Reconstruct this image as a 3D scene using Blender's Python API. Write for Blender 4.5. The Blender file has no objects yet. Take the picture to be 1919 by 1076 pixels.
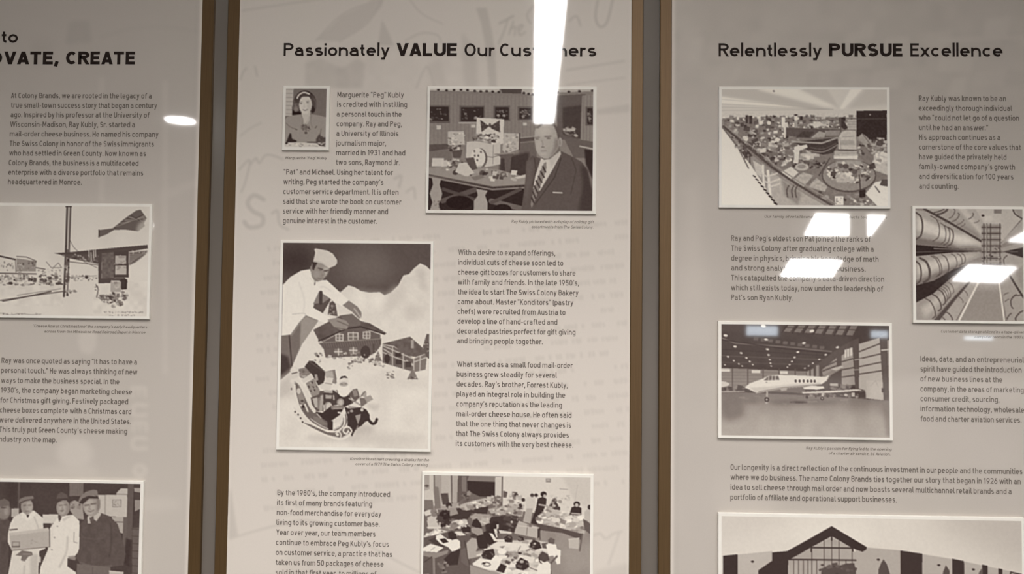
import bpy, math
import numpy as np
from mathutils import Matrix, Vector

# ------------------------------------------------------------------ camera, world, exposure
scene = bpy.context.scene
COL = scene.collection
FPX, DIST, EYE = 1500.0, 1.5, 1.55            # focal length in pixels, camera to panel face, eye height
PITCH, YAW, ROLL = math.radians(2.2), math.radians(1.5), math.radians(0.6)
FACE_Y = -0.007                                # front face of the display panels (wall surface is y = 0)
CAM = Vector((0.0, FACE_Y - DIST, EYE))
_f = Vector((-math.sin(YAW) * math.cos(PITCH), math.cos(YAW) * math.cos(PITCH), math.sin(PITCH)))
_r = Vector((math.cos(YAW), math.sin(YAW), 0.0))
_u = _r.cross(_f)
R_ = _r * math.cos(ROLL) + _u * math.sin(ROLL)
U_ = _u * math.cos(ROLL) - _r * math.sin(ROLL)
F_ = _f
cam_data = bpy.data.cameras.new('camera')
cam_data.sensor_width = 36.0
cam_data.lens = FPX / 1919.0 * 36.0
cam_data.clip_start = 0.02
cam = bpy.data.objects.new('camera', cam_data)
COL.objects.link(cam)
cam.matrix_world = Matrix(((R_.x, U_.x, -F_.x, CAM.x), (R_.y, U_.y, -F_.y, CAM.y), (R_.z, U_.z, -F_.z, CAM.z), (0, 0, 0, 1)))
scene.camera = cam

world = bpy.data.worlds.new('world')
scene.world = world
world.use_nodes = True
world.node_tree.nodes['Background'].inputs[0].default_value = (0.9, 0.95, 1.0, 1)
world.node_tree.nodes['Background'].inputs[1].default_value = 0.3

vs = scene.view_settings
vs.view_transform = 'Standard'
vs.look = 'None'
vs.gamma = 1.0
vs.use_curve_mapping = False
vs.exposure = 0.98

CEIL = 2.75
L_LINEAR, L_DOWN, L_PANEL, W_SPOT = 46.0, 60.0, 34.0, 31.0   # radiance of the lamps' diffusers; W_SPOT powers the added downlights
LAMP = (1.0, 0.97, 0.945)


def wall(px, py, y=FACE_Y):
    """photograph pixel -> (X, Z) on the plane y"""
    d = F_ * FPX + R_ * (px - 959.5) - U_ * (py - 538.0)
    t = (y - CAM.y) / d.y
    p = CAM + d * t
    return p.x, p.z


# ------------------------------------------------------------------ scene helpers
def tag(o, label=None, cat=None, group=None, kind=None):
    if label: o['label'] = label
    if cat: o['category'] = cat
    if group: o['group'] = group
    if kind: o['kind'] = kind
    return o


def empty(name, loc):
    o = bpy.data.objects.new(name, None)
    o.empty_display_size = 0.05
    o.location = loc
    COL.objects.link(o)
    return o


def mesh_obj(name, verts, faces, material, parent=None):
    """verts in world coordinates"""
    off = Vector(parent.location) if parent else Vector((0, 0, 0))
    if parent and parent.parent:
        off += Vector(parent.parent.location)
    me = bpy.data.meshes.new(name)
    if isinstance(verts, np.ndarray):
        verts = (verts - np.array(off)).tolist()
    else:
        verts = [(v[0] - off[0], v[1] - off[1], v[2] - off[2]) for v in verts]
    me.from_pydata(verts, [], faces)
    me.materials.append(material)
    o = bpy.data.objects.new(name, me)
    COL.objects.link(o)
    if parent: o.parent = parent
    return o


def bevel_box(x0, x1, y0, y1, z0, z1, b):
    """box with the edges of its front (low y) face chamfered by b: verts, faces"""
    v = [(x0, y1, z0), (x1, y1, z0), (x1, y1, z1), (x0, y1, z1),
         (x0, y0 + b, z0), (x1, y0 + b, z0), (x1, y0 + b, z1), (x0, y0 + b, z1),
         (x0 + b, y0, z0 + b), (x1 - b, y0, z0 + b), (x1 - b, y0, z1 - b), (x0 + b, y0, z1 - b)]
    f = [(0, 3, 2, 1)]
    for k in range(4):
        n = (k + 1) % 4
        f.append((k, n, 4 + n, 4 + k))
        f.append((4 + k, 4 + n, 8 + n, 8 + k))
    f.append((8, 9, 10, 11))
    return v, [tuple(q) for q in f]


def box(name, x0, x1, y0, y1, z0, z1, material, parent=None, b=0.0):
    v, f = bevel_box(x0, x1, y0, y1, z0, z1, max(b, 1e-5))
    return mesh_obj(name, v, f, material, parent)


# ------------------------------------------------------------------ materials
def s2l(c):
    return tuple((x / 12.92 if x <= 0.04045 else ((x + 0.055) / 1.055) ** 2.4) for x in c)


def new_mat(name):
    m = bpy.data.materials.new(name)
    m.use_nodes = True
    return m, m.node_tree, m.node_tree.nodes['Principled BSDF']


def noise_mat(name, c0, c1, scale, rough, metallic=0.0, spec=0.5, stretch=(1, 1, 1), bump=0.0, detail=4.0):
    m, t, p = new_mat(name)
    tc = t.nodes.new('ShaderNodeTexCoord')
    mp = t.nodes.new('ShaderNodeMapping')
    mp.inputs['Scale'].default_value = stretch
    n = t.nodes.new('ShaderNodeTexNoise')
    n.inputs['Scale'].default_value = scale
    n.inputs['Detail'].default_value = detail
    r = t.nodes.new('ShaderNodeValToRGB')
    r.color_ramp.elements[0].position = 0.3
    r.color_ramp.elements[1].position = 0.7
    r.color_ramp.elements[0].color = (*c0, 1)
    r.color_ramp.elements[1].color = (*c1, 1)
    t.links.new(tc.outputs['Object'], mp.inputs['Vector'])
    t.links.new(mp.outputs['Vector'], n.inputs['Vector'])
    t.links.new(n.outputs['Fac'], r.inputs['Fac'])
    t.links.new(r.outputs['Color'], p.inputs['Base Color'])
    p.inputs['Roughness'].default_value = rough
    p.inputs['Metallic'].default_value = metallic
    p.inputs['Specular IOR Level'].default_value = spec
    if bump:
        b = t.nodes.new('ShaderNodeBump')
        b.inputs['Strength'].default_value = bump
        b.inputs['Distance'].default_value = 0.002
        t.links.new(n.outputs['Fac'], b.inputs['Height'])
        t.links.new(b.outputs['Normal'], p.inputs['Normal'])
    return m


def tone_mat(name, dark, light, gain=1.0, rough=0.03, gamma=1.0):
    """glossy print: the mesh's printed tone (0 ink .. 1 paper) through a two-ink ramp, with fine paper grain"""
    m, t, p = new_mat(name)
    a = t.nodes.new('ShaderNodeAttribute')
    a.attribute_name = 'tone'
    r = t.nodes.new('ShaderNodeValToRGB')
    el = r.color_ramp.elements
    N = 8
    for k in range(N + 1):
        q = k / N
        e = el[0] if k == 0 else (el[-1] if k == N else el.new(q))
        e.position = q
    for k, e in enumerate(sorted(el, key=lambda e: e.position)):
        q = e.position ** gamma
        c = s2l([(dark[i] + (light[i] - dark[i]) * q) for i in range(3)])
        e.color = (*[x * gain for x in c], 1)
    n = t.nodes.new('ShaderNodeTexNoise')
    n.inputs['Scale'].default_value = 420.0
    n.inputs['Detail'].default_value = 2.0
    tc = t.nodes.new('ShaderNodeTexCoord')
    mr = t.nodes.new('ShaderNodeMapRange')
    mr.inputs['To Min'].default_value = 0.965
    mr.inputs['To Max'].default_value = 1.035
    mul = t.nodes.new('ShaderNodeVectorMath')
    mul.operation = 'SCALE'
    t.links.new(tc.outputs['Object'], n.inputs['Vector'])
    t.links.new(n.outputs['Fac'], mr.inputs['Value'])
    t.links.new(a.outputs['Fac'], r.inputs['Fac'])
    t.links.new(r.outputs['Color'], mul.inputs[0])
    t.links.new(mr.outputs['Result'], mul.inputs['Scale'])
    t.links.new(mul.outputs['Vector'], p.inputs['Base Color'])
    p.inputs['Roughness'].default_value = rough
    return m


def lamp_mat(name, strength, color=LAMP):
    m = bpy.data.materials.new(name)
    m.use_nodes = True
    t = m.node_tree
    t.nodes.clear()
    o = t.nodes.new('ShaderNodeOutputMaterial')
    e = t.nodes.new('ShaderNodeEmission')
    e.inputs['Color'].default_value = (*color, 1)
    e.inputs['Strength'].default_value = strength
    t.links.new(e.outputs[0], o.inputs[0])
    return m


M_PICTURE = tone_mat('photo_print_ink', (0.165, 0.115, 0.108), (0.945, 0.918, 0.870), gamma=1.02)
M_PANEL_A = tone_mat('panel_print_grey', (0.47, 0.445, 0.42), (0.92, 0.885, 0.845))
M_MOUNT = noise_mat('white_print_border', (0.80, 0.765, 0.70), (0.83, 0.795, 0.73), 60, 0.03)
M_INK = noise_mat('dark_brown_ink', (0.022, 0.015, 0.013), (0.030, 0.021, 0.018), 90, 0.03)
M_BODY_INK = noise_mat('grey_brown_ink', (0.140, 0.119, 0.103), (0.165, 0.141, 0.122), 90, 0.03)
M_CAP_INK = noise_mat('faded_caption_ink', (0.185, 0.160, 0.138), (0.215, 0.188, 0.162), 90, 0.03)
M_BRASS = noise_mat('brushed_bronze', (0.098, 0.056, 0.021), (0.125, 0.074, 0.030), 30, 0.5, metallic=0.45, stretch=(40, 40, 0.6))
M_EDGE = noise_mat('panel_cut_edge', (0.78, 0.73, 0.66), (0.82, 0.77, 0.70), 80, 0.25)
M_GAP = noise_mat('grey_wall_laminate', (0.142, 0.123, 0.106), (0.168, 0.147, 0.129), 7, 0.16, spec=0.4, stretch=(1, 1, 0.25))
M_WALL = noise_mat('painted_wall', (0.30, 0.285, 0.265), (0.34, 0.32, 0.30), 3, 0.7)
M_WALL_DARK = noise_mat('dark_painted_wall', (0.10, 0.092, 0.085), (0.12, 0.11, 0.10), 3, 0.7)
M_CEIL = noise_mat('ceiling_tile', (0.34, 0.33, 0.32), (0.38, 0.37, 0.36), 40, 0.9)
M_FLOOR = noise_mat('carpet', (0.075, 0.068, 0.062), (0.115, 0.105, 0.096), 60, 0.95, bump=0.3)
M_METAL = noise_mat('white_powder_coat', (0.7, 0.7, 0.68), (0.74, 0.74, 0.72), 20, 0.4)
M_LINEAR = lamp_mat('linear_diffuser_light', L_LINEAR)
M_DOWN = lamp_mat('downlight_lens_light', L_DOWN)
M_ADDED_LENS = lamp_mat('added_lens_light', 6.0)  # lens glow of the added downlight row
M_PANELLIGHT = lamp_mat('panel_diffuser_light', L_PANEL)
M_DAY = lamp_mat('daylit_window_glass', 7.0, (0.80, 0.90, 1.0))


# ------------------------------------------------------------------ lettering: monoline letters built from strokes
class Face:
    def __init__(s, X, b, w, p, capw, tail, asc=1.0, desc=0.28, sb=0.07):
        s.X, s.b, s.w, s.p, s.cw, s.tail, s.asc, s.desc, s.sb = X, b, w, p, capw, tail, asc, desc, sb
        s.cache = {}

    def arc(s, cx, cy, rx, ry, a0, a1, n=None):
        n = n or max(3, int(abs(a1 - a0) / 22))
        out = []
        for k in range(n + 1):
            a = math.radians(a0 + (a1 - a0) * k / n)
            c, q = math.cos(a), math.sin(a)
            e = 2.0 / s.p
            out.append((cx + rx * math.copysign(abs(c) ** e, c), cy + ry * math.copysign(abs(q) ** e, q)))
        return out

    def glyph(s, ch):
        if ch not in s.cache:
            s.cache[ch] = s._g(ch)
        return s.cache[ch]

    def _g(s, ch):
        X, b, w, A = s.X, s.b, s.w, s.arc
        h = w / 2
        L, R, cx, rx, cy, ry = h, 2 * b - h, b, b - h, X / 2, X / 2 - h
        r = min(0.24, rx)
        D = s.desc
        C = s.cw                       # cap outer width
        CR, cc, cr = C - h, C / 2, C / 2 - h
        H = 1 - h
        adv = 2 * b
        S = None

        def dg(*pts):                  # straight strokes with level ends
            return [['d', a, c] for a, c in zip(pts[:-1], pts[1:])]
        if ch == ' ': return [], 0.26
        if ch == 'o': S = [A(cx, cy, rx, ry, 0, 360, 18)]
        elif ch == 'c': S = [A(cx, cy, rx, ry, 48, 312, 13)]; adv = 1.85 * b
        elif ch == 'e': S = [[(L, cy), (R, cy)] + A(cx, cy, rx, ry, 8, 312, 15)]
        elif ch == 'a':
            R2 = R - 0.05 * b
            S = [A(cx - 0.02, X - h - r * .9, rx - .03, r * .9, 150, 0, 7) + [(R2, 0)],
                 [(R2, 0.57 * X), (cx, 0.57 * X)] + A(cx - 0.02, (0.57 * X + h) / 2, rx - 0.02, (0.57 * X - h) / 2, 90, 270, 8) + [(cx, h), (R2, h + .07 * X)]]
            adv = 1.95 * b
        elif ch == 's':
            q = (X / 2 - h) / 2
            S = [A(cx - .03, X - h - q, rx - .06, q, 35, 270, 9) + A(cx - .03, h + q, rx - .05, q, 90, -145, 9)]
            adv = 1.75 * b
        elif ch in 'nmhu':
            if ch == 'n': S = [[(L, 0), (L, X)], A(cx, X - h - r, rx, r, 180, 0, 8) + [(R, 0)]]
            if ch == 'h': S = [[(L, 0), (L, s.asc)], A(cx, X - h - r, rx, r, 180, 0, 8) + [(R, 0)]]
            if ch == 'u': S = [[(L, X)] + A(cx, h + r, rx, r, 180, 360, 8), [(R, X), (R, 0)]]
            if ch == 'm':
                k = b * 0.82 - h / 2
                S = [[(L, 0), (L, X)], A(L + k, X - h - r, k, r, 180, 0, 8) + [(L + 2 * k, 0)],
                     A(L + 3 * k, X - h - r, k, r, 180, 0, 8) + [(L + 4 * k, 0)]]
                adv = L + 4 * k + h
        elif ch == 'r': S = [[(L, 0), (L, X)], A(L + r * .95, X - h - r, r * .95, r, 180, 62, 5)]; adv = 1.2 * b
        elif ch == 'b': S = [[(L, 0), (L, s.asc)], A(cx, cy, rx, ry, 0, 360, 18)]
        elif ch == 'd': S = [[(R, 0), (R, s.asc)], A(cx, cy, rx, ry, 0, 360, 18)]
        elif ch == 'p': S = [[(L, -D), (L, X)], A(cx, cy, rx, ry, 0, 360, 18)]
        elif ch == 'q': S = [[(R, -D), (R, X)], A(cx, cy, rx, ry, 0, 360, 18)]
        elif ch == 'g': S = [[(R, X)] + A(cx, -D + h + r * .8, rx, r * .8, 0, -145, 7), A(cx, cy, rx, ry, 0, 360, 18)]
        elif ch == 'f': S = [[(.17, 0)] + A(.17 + .2, s.asc - h - .2, .2, .2, 180, 80, 5), [(0.01, X - h), (.36, X - h)]]; adv = .38
        elif ch == 't': S = [[(.16, X + .2)] + A(.16 + .19, h + .19, .19, .19, 180, 275, 5), [(0.0, X - h), (.34, X - h)]]; adv = .38
        elif ch == 'i': S = [[(h, 0), (h, X)], [(h, X + .13), (h, X + .13 + w * 1.05)]]; adv = w
        elif ch == 'j': S = [[(.13, X)] + A(.13 - .15, -D + h + .15, .15, .15, 0, -80, 5), [(.13, X + .13), (.13, X + .13 + w * 1.05)]]; adv = .13 + h
        elif ch == 'l':
            if s.tail: S = [[(h, s.asc)] + A(h + .17, h + .17, .17, .17, 180, 275, 5)]; adv = .22
            else: S = [[(h, 0), (h, s.asc)]]; adv = w
        elif ch == 'k': S = [[(h, 0), (h, s.asc)]] + dg((R - .06, X), (h, X * .30)) + dg((h + .13, X * .5), (R - .02, 0)); adv = 1.85 * b
        elif ch == 'v': S = dg((h, X), (cx - .03, 0), (2 * b - .06 - h, X)); adv = 2 * b - .06
        elif ch == 'w': S = dg((h, X), (.25, 0), (.45, X), (.65, 0), (.9 - h, X)); adv = .9
        elif ch == 'x': S = dg((h, X), (R - .02, 0)) + dg((R - .02, X), (h, 0)); adv = 1.9 * b
        elif ch == 'y': S = dg((h, X), (cx - .03, 0)) + dg((2 * b - .06 - h, X), (cx - .16, -D)) + [[(cx - .14, -D + h), (.02, -D + h)]]; adv = 2 * b - .06
        elif ch == 'z': S = [[(.03, X - h), (R, X - h), (.03, h), (R + h, h)]]
        elif ch == 'A': S = dg((h, 0), (cc, 1), (C - h, 0)) + [[(C * .24, .27), (C * .76, .27)]]
        elif ch == 'B': S = [[(h, h), (h, H), (C * .5, H)] + A(C * .5, .77 - h / 2, CR - C * .54, .23 - h / 2, 90, -90, 7) + [(h, .54)],
                             [(C * .5, .54)] + A(C * .52, .27 + h / 2, CR - C * .52, .27 - h / 2, 90, -90, 7) + [(h, h)]]
        elif ch == 'C': S = [A(cc, .5, cr, .5 - h, 48, 312, 14)]
        elif ch == 'D': S = [[(h, h), (h, H), (C * .4, H)] + A(C * .42, .5, CR - C * .42, .5 - h, 90, -90, 10) + [(h, h)]]
        elif ch == 'E': S = [[(C * .82, H), (h, H), (h, h), (C * .82, h)], [(h, .52), (C * .76, .52)]]; adv = C * .82
        elif ch == 'F': S = [[(C * .8, H), (h, H), (h, 0)], [(h, .5), (C * .74, .5)]]; adv = C * .8
        elif ch == 'G': S = [A(cc, .5, cr, .5 - h, 48, 345, 15) + [(CR, .47), (cc + .02, .47)]]
        elif ch == 'H': S = [[(h, 0), (h, 1)], [(CR, 0), (CR, 1)], [(h, .52), (CR, .52)]]
        elif ch == 'I': S = [[(h, 0), (h, 1)]]; adv = w
        elif ch == 'J': S = [[(C * .62, 1)] + A(C * .62 - .2, h + .2, .2, .2, 0, -135, 6)]; adv = C * .62 + h
        elif ch == 'K': S = [[(h, 0), (h, 1)]] + dg((CR - .02, 1), (h + .02, .36)) + dg((C * .36, .56), (CR, 0))
        elif ch == 'L': S = [[(h, 1), (h, h), (C * .78, h)]]; adv = C * .78
        elif ch == 'M': S = [[(h, 0), (h, 1)], [(C + .14 - h, 0), (C + .14 - h, 1)]] + dg((h * 1.2, 1), ((C + .14) / 2, .22), (C + .14 - h * 1.2, 1)); adv = C + .14
        elif ch == 'N': S = [[(h, 0), (h, 1)], [(CR, 0), (CR, 1)]] + dg((h * 1.2, 1), (CR - h * .2, 0))
        elif ch in 'OQ':
            k = 1.12 if s.p < 2.2 else 1.0
            S = [A(cc * k, .5, cr * k, .5 - h, 0, 360, 22)]; adv = C * k
        elif ch == 'P': S = [[(h, 0), (h, H), (C * .5, H)] + A(C * .5, .72, CR - C * .52, .28 - h, 90, -90, 8) + [(h, .44 + h)]]; adv = C * .95
        elif ch == 'R': S = [[(h, 0), (h, H), (C * .5, H)] + A(C * .5, .72, CR - C * .52, .28 - h, 90, -90, 8) + [(h, .44 + h)], ['d', (C * .48, .5), (CR - .01, 0)]]
        elif ch == 'S':
            q = (.5 - h) / 2
            S = [A(cc, 1 - h - q, cr - .05, q, 30, 270, 10) + A(cc, h + q, cr - .03, q, 90, -150, 10)]; adv = C * .96
        elif ch == 'T': S = [[(0, H), (C * .9, H)], [(C * .45, 0), (C * .45, H)]]; adv = C * .9
        elif ch == 'U': S = [[(h, 1)] + A(cc, h + .26, cr, .26, 180, 360, 9) + [(CR, 1)]]
        elif ch == 'V': S = dg((h, 1), (cc, 0), (C - h, 1))
        elif ch == 'W': S = dg((h, 1), (.31, 0), (.56, 1), (.81, 0), (1.12 - h, 1)); adv = 1.12
        elif ch == 'X': S = dg((h, 1), (CR, 0)) + dg((CR, 1), (h, 0))
        elif ch == 'Y': S = dg((h, 1), (cc, .4)) + dg((C - h, 1), (cc, .4)) + [[(cc, .47), (cc, 0)]]
        elif ch in '0123456789':
            N = .62
            nc, nr = N / 2, N / 2 - h
            if ch == '0': S = [A(nc, .5, nr, .5 - h, 0, 360, 18)]
            if ch == '1': S = [[(.28, 0), (.28, 1)], ['d', (.28, .98), (.06, .72)]]; N = .42
            if ch == '2': S = [A(nc, H - .26, nr, .26, 165, -25, 8) + [(h, h), (N, h)]]
            if ch == '3': S = [[(.05, H), (N - h, H), (.28, .6)] + A(nc - .02, h + .27, nr, .27, 80, -150, 9)]
            if ch == '5': S = [[(N - .05, H), (.1, H), (.08, .55)] + A(nc - .03, h + .27, nr, .28, 125, -150, 10)]
            if ch == '6': S = [A(nc, h + .27, nr, .27, 0, 360, 16), [(h, .35), (.38, 1)]]
            if ch == '7': S = [[(.03, H), (N - .03, H)]] + dg((N - h - .02, .98), (.22, 0))
            if ch == '8': S = [A(nc, h + .25, nr, .25, 0, 360, 14), A(nc, H - .2, nr * .88, .2, 0, 360, 14)]
            if ch == '9': S = [A(nc, H - .27, nr, .27, 0, 360, 16), [(N - h, .65), (.24, 0)]]
            if ch == '4': S = [[(N * .75, 0), (N * .75, .6)], [(N * .6, 1), (.04, .25), (N, .25)]]
            adv = N
        elif ch == '.': S = [[(h, 0), (h, w * 1.05)]]; adv = w
        elif ch == ',': S = [[(h * 1.4, w * 1.05), (h * .5, -.16)]]; adv = w
        elif ch == '-': S = [[(.03, .36), (.33, .36)]]; adv = .36
        elif ch == "'": S = [[(h * 1.5, 1.0), (h * .8, .74)]]; adv = w
        elif ch == '"': S = [[(h, 1.0), (h * .8, .74)], [(h + .2, 1.0), (h * .8 + .2, .74)]]; adv = w + .2
        elif ch == '(': S = [A(.3, .42, .3 - h, .62, 125, 235, 6)]; adv = .2
        elif ch == ')': S = [A(-.1, .42, .3 - h, .62, 55, -55, 6)]; adv = .2
        return S, adv

    def line(s, text):
        """strokes of a line and its width (cap height 1)"""
        x, out = 0.0, []
        for ch in text:
            S, adv = s.glyph(ch)
            out += [[q if q == 'd' else (x + s.sb + q[0], q[1]) for q in st] for st in S]
            x += adv + (2 * s.sb if ch != ' ' else 0)
        return out, x


DIN = Face(X=0.735, b=0.305, w=0.155, p=2.7, capw=0.64, tail=True)
HEAD = Face(X=0.68, b=0.36, w=0.166, p=2.0, capw=0.77, tail=False, asc=1.05, sb=0.056)
HEADB = Face(X=0.68, b=0.37, w=0.232, p=2.0, capw=0.80, tail=False, asc=1.05, sb=0.058)
CAPT = Face(X=0.70, b=0.32, w=0.15, p=2.1, capw=0.70, tail=False, asc=1.02, sb=0.06)


def stroke_quads(pts, w, V, Fc, tr):
    if pts[0] == 'd':
        (ax, ay), (bx, by) = pts[1:]
        hx = w / 2 * math.hypot(bx - ax, by - ay) / max(abs(by - ay), 1e-6)
        i = len(V)
        V += [tr(ax - hx, ay), tr(ax + hx, ay), tr(bx + hx, by), tr(bx - hx, by)]
        Fc.append((i, i + 1, i + 2, i + 3))
        return
    pts = [q for k, q in enumerate(pts) if k == 0 or abs(q[0] - pts[k - 1][0]) + abs(q[1] - pts[k - 1][1]) > 1e-6]
    n = len(pts)
    P = np.array(pts, float)
    closed = n > 4 and abs(P[0] - P[-1]).max() < 1e-6
    d = P[1:] - P[:-1]
    d /= np.maximum(np.hypot(d[:, 0], d[:, 1]), 1e-9)[:, None]
    nrm = np.stack([-d[:, 1], d[:, 0]], 1)
    base = len(V)
    for k in range(n):
        a = nrm[k - 1] if k > 0 else (nrm[-1] if closed else nrm[0])
        c = nrm[k] if k < n - 1 else (nrm[0] if closed else nrm[-1])
        m = a + c
        L = math.hypot(*m)
        if L < 0.35: m = c * 1.0; sc = 1.0
        else: m = m / L; sc = min(1.0 / max(float(np.dot(m, c)), 0.3), 1.9)
        o = m * (w / 2 * sc)
        V.append(tr(*(P[k] + o)))
        V.append(tr(*(P[k] - o)))
    for k in range(n - 1):
        i = base + 2 * k
        Fc.append((i, i + 1, i + 3, i + 2))


def lettering(name, runs, cap, material, parent, shear=0.0, y=FACE_Y - 0.0003, label=None):
    """runs: (text, x_left px, x_right px, baseline px, face); one mesh"""
    V, Fc = [], []
    for text, xl, xr, by, face in runs:
        X0, Z0 = wall(xl, by)
        X1, _ = wall(xr, by)
        S, wd = face.line(text)
        wd -= 2 * face.sb
        k = (X1 - X0) / wd
        for i, st in enumerate(S):             # strokes of a letter overlap in hair-thin layers
            stroke_quads(st, face.w, V, Fc,
                         lambda a, b: (X0 + (a - face.sb) * k + b * cap * shear, y - 4e-6 * (i % 37), Z0 + b * cap))
    o = mesh_obj(name, V, Fc, material, parent)
    if label: o['label'] = label
    return o


# ------------------------------------------------------------------ printed pictures: tones drawn on a fine grid
class Pic:
    """tone canvas; drawing coordinates are mapped by the four given corners (TL, TR, BR, BL)"""

    def __init__(s, wm, hm, corners, step=0.00115, fill=0.5, seed=1):
        SS = 2
        s.SS, s.wm, s.hm = SS, wm, hm
        s.nx, s.ny = max(2, int(round(wm / step))), max(2, int(round(hm / step)))
        s.W, s.H = s.nx * SS, s.ny * SS
        s.T = np.full((s.H, s.W), float(fill))
        dst = [(0, 0), (s.W, 0), (s.W, s.H), (0, s.H)]
        A, b = [], []
        for (x, y), (u, v) in zip(corners, dst):
            A.append([x, y, 1, 0, 0, 0, -u * x, -u * y]); b.append(u)
            A.append([0, 0, 0, x, y, 1, -v * x, -v * y]); b.append(v)
        h = np.linalg.solve(np.array(A, float), np.array(b, float))
        s.Hm = np.append(h, 1).reshape(3, 3)
        s.k = s.W / np.hypot(corners[1][0] - corners[0][0], corners[1][1] - corners[0][1])
        s.rng = np.random.RandomState(seed)

    def m(s, pts):
        P = np.array(pts, float).reshape(-1, 2)
        q = np.c_[P, np.ones(len(P))] @ s.Hm.T
        return q[:, :2] / q[:, 2:]

    def _put(s, mask, x0, y0, tone, a):
        h, w = mask.shape
        t = s.T[y0:y0 + h, x0:x0 + w]
        mask = mask * a
        if callable(tone):
            yy, xx = np.mgrid[y0:y0 + h, x0:x0 + w]
            tone = tone(xx / s.W, yy / s.H)
        s.T[y0:y0 + h, x0:x0 + w] = t * (1 - mask) + tone * mask

    def _box(s, P, pad):
        x0 = max(0, int(P[:, 0].min() - pad)); x1 = min(s.W, int(P[:, 0].max() + pad) + 2)
        y0 = max(0, int(P[:, 1].min() - pad)); y1 = min(s.H, int(P[:, 1].max() + pad) + 2)
        return (x0, y0, x1, y1) if x1 > x0 and y1 > y0 else None

    @staticmethod
    def _blur(M, r):
        r = int(r)
        if r < 1: return M
        for ax in (0, 1):
            for _ in range(2):
                pad = [(0, 0), (0, 0)]; pad[ax] = (r + 1, r)
                c = np.cumsum(np.pad(M, pad, mode='edge'), axis=ax)
                n = M.shape[ax]
                M = (np.take(c, range(2 * r + 1, 2 * r + 1 + n), axis=ax) - np.take(c, range(0, n), axis=ax)) / (2 * r + 1)
        return M

    def mask(s, P, pad):
        bx = s._box(P, pad)
        if not bx: return None
        x0, y0, x1, y1 = bx
        yy, xx = np.mgrid[y0:y1, x0:x1] + 0.5
        ins = np.zeros(xx.shape, bool)
        n = len(P)
        for i in range(n):
            (ax, ay), (bx_, by_) = P[i], P[(i + 1) % n]
            if ay == by_: continue
            c = ((ay > yy) != (by_ > yy)) & (xx < (bx_ - ax) * (yy - ay) / (by_ - ay) + ax)
            ins ^= c
        return ins.astype(float), x0, y0

    def p(s, pts, tone, a=1.0, blur=0.0):
        """filled polygon, blur in drawing units"""
        P = s.m(pts)
        r = blur * s.k
        q = s.mask(P, 2 * r + 2)
        if q is None: return s
        M, x0, y0 = q
        s._put(s._blur(M, r), x0, y0, tone, a)
        return s

    def e(s, cx, cy, rx, ry, tone, a=1.0, blur=0.0, rot=0.0):
        c, q = math.cos(math.radians(rot)), math.sin(math.radians(rot))
        pts = []
        for k in range(28):
            t = 2 * math.pi * k / 28
            x, y = rx * math.cos(t), ry * math.sin(t)
            pts.append((cx + x * c - y * q, cy + x * q + y * c))
        return s.p(pts, tone, a, blur)

    def l(s, pts, w, tone, a=1.0, blur=0.0):
        """polyline of width w"""
        P = s.m(pts)
        hw = max(w * s.k / 2, 0.45)
        r = blur * s.k
        bx = s._box(P, hw + 2 * r + 2)
        if not bx: return s
        x0, y0, x1, y1 = bx
        yy, xx = np.mgrid[y0:y1, x0:x1] + 0.5
        d = np.full(xx.shape, 1e9)
        for (ax, ay), (cx, cy) in zip(P[:-1], P[1:]):
            dx, dy = cx - ax, cy - ay
            t = np.clip(((xx - ax) * dx + (yy - ay) * dy) / max(dx * dx + dy * dy, 1e-9), 0, 1)
            d = np.minimum(d, np.hypot(xx - ax - t * dx, yy - ay - t * dy))
        s._put(s._blur(np.clip(hw + 0.5 - d, 0, 1), r), x0, y0, tone, a)
        return s

    def c(s, pts, w, tone, a=1.0, n=8, blur=0.0):
        """smooth curve through points"""
        P = [pts[0]] + list(pts) + [pts[-1]]
        out = []
        for i in range(1, len(P) - 2):
            p0, p1, p2, p3 = [np.array(q, float) for q in P[i - 1:i + 3]]
            for k in range(n):
                t = k / n
                out.append(tuple(0.5 * (2 * p1 + (p2 - p0) * t + (2 * p0 - 5 * p1 + 4 * p2 - p3) * t * t + (3 * p1 - p0 - 3 * p2 + p3) * t ** 3)))
        out.append(pts[-1])
        return s.l(out, w, tone, a, blur)

    def x(s, poly, n, size, tones, a=0.9, flat=0.6, angle=25):
        """n small odd shapes scattered inside a polygon"""
        P = np.array(poly, float)
        lo, hi = P.min(0), P.max(0)
        made = 0
        for _ in range(n * 6):
            if made >= n: break
            q = lo + s.rng.rand(2) * (hi - lo)
            ins = False
            for i in range(len(P)):
                (ax, ay), (bx, by) = P[i], P[(i + 1) % len(P)]
                if (ay > q[1]) != (by > q[1]) and q[0] < (bx - ax) * (q[1] - ay) / (by - ay) + ax: ins = not ins
            if not ins: continue
            made += 1
            z = size[0] + (size[1] - size[0]) * s.rng.rand() ** 1.5
            t = tones[0] + (tones[1] - tones[0]) * s.rng.rand()
            zy = z * flat * (0.5 + s.rng.rand())
            ro = s.rng.uniform(-angle, angle)
            if s.rng.rand() < 0.35: s.e(q[0], q[1], z / 2, zy / 2, t, a, 0, ro)
            else:
                co, si = math.cos(math.radians(ro)), math.sin(math.radians(ro))
                s.p([(q[0] + x * co - y * si, q[1] + x * si + y * co) for x, y in
                     ((-z / 2, -zy / 2), (z / 2, -zy / 2 * s.rng.uniform(.5, 1.2)), (z / 2 * s.rng.uniform(.6, 1), zy / 2), (-z / 2, zy / 2))], t, a)
        return s

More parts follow.
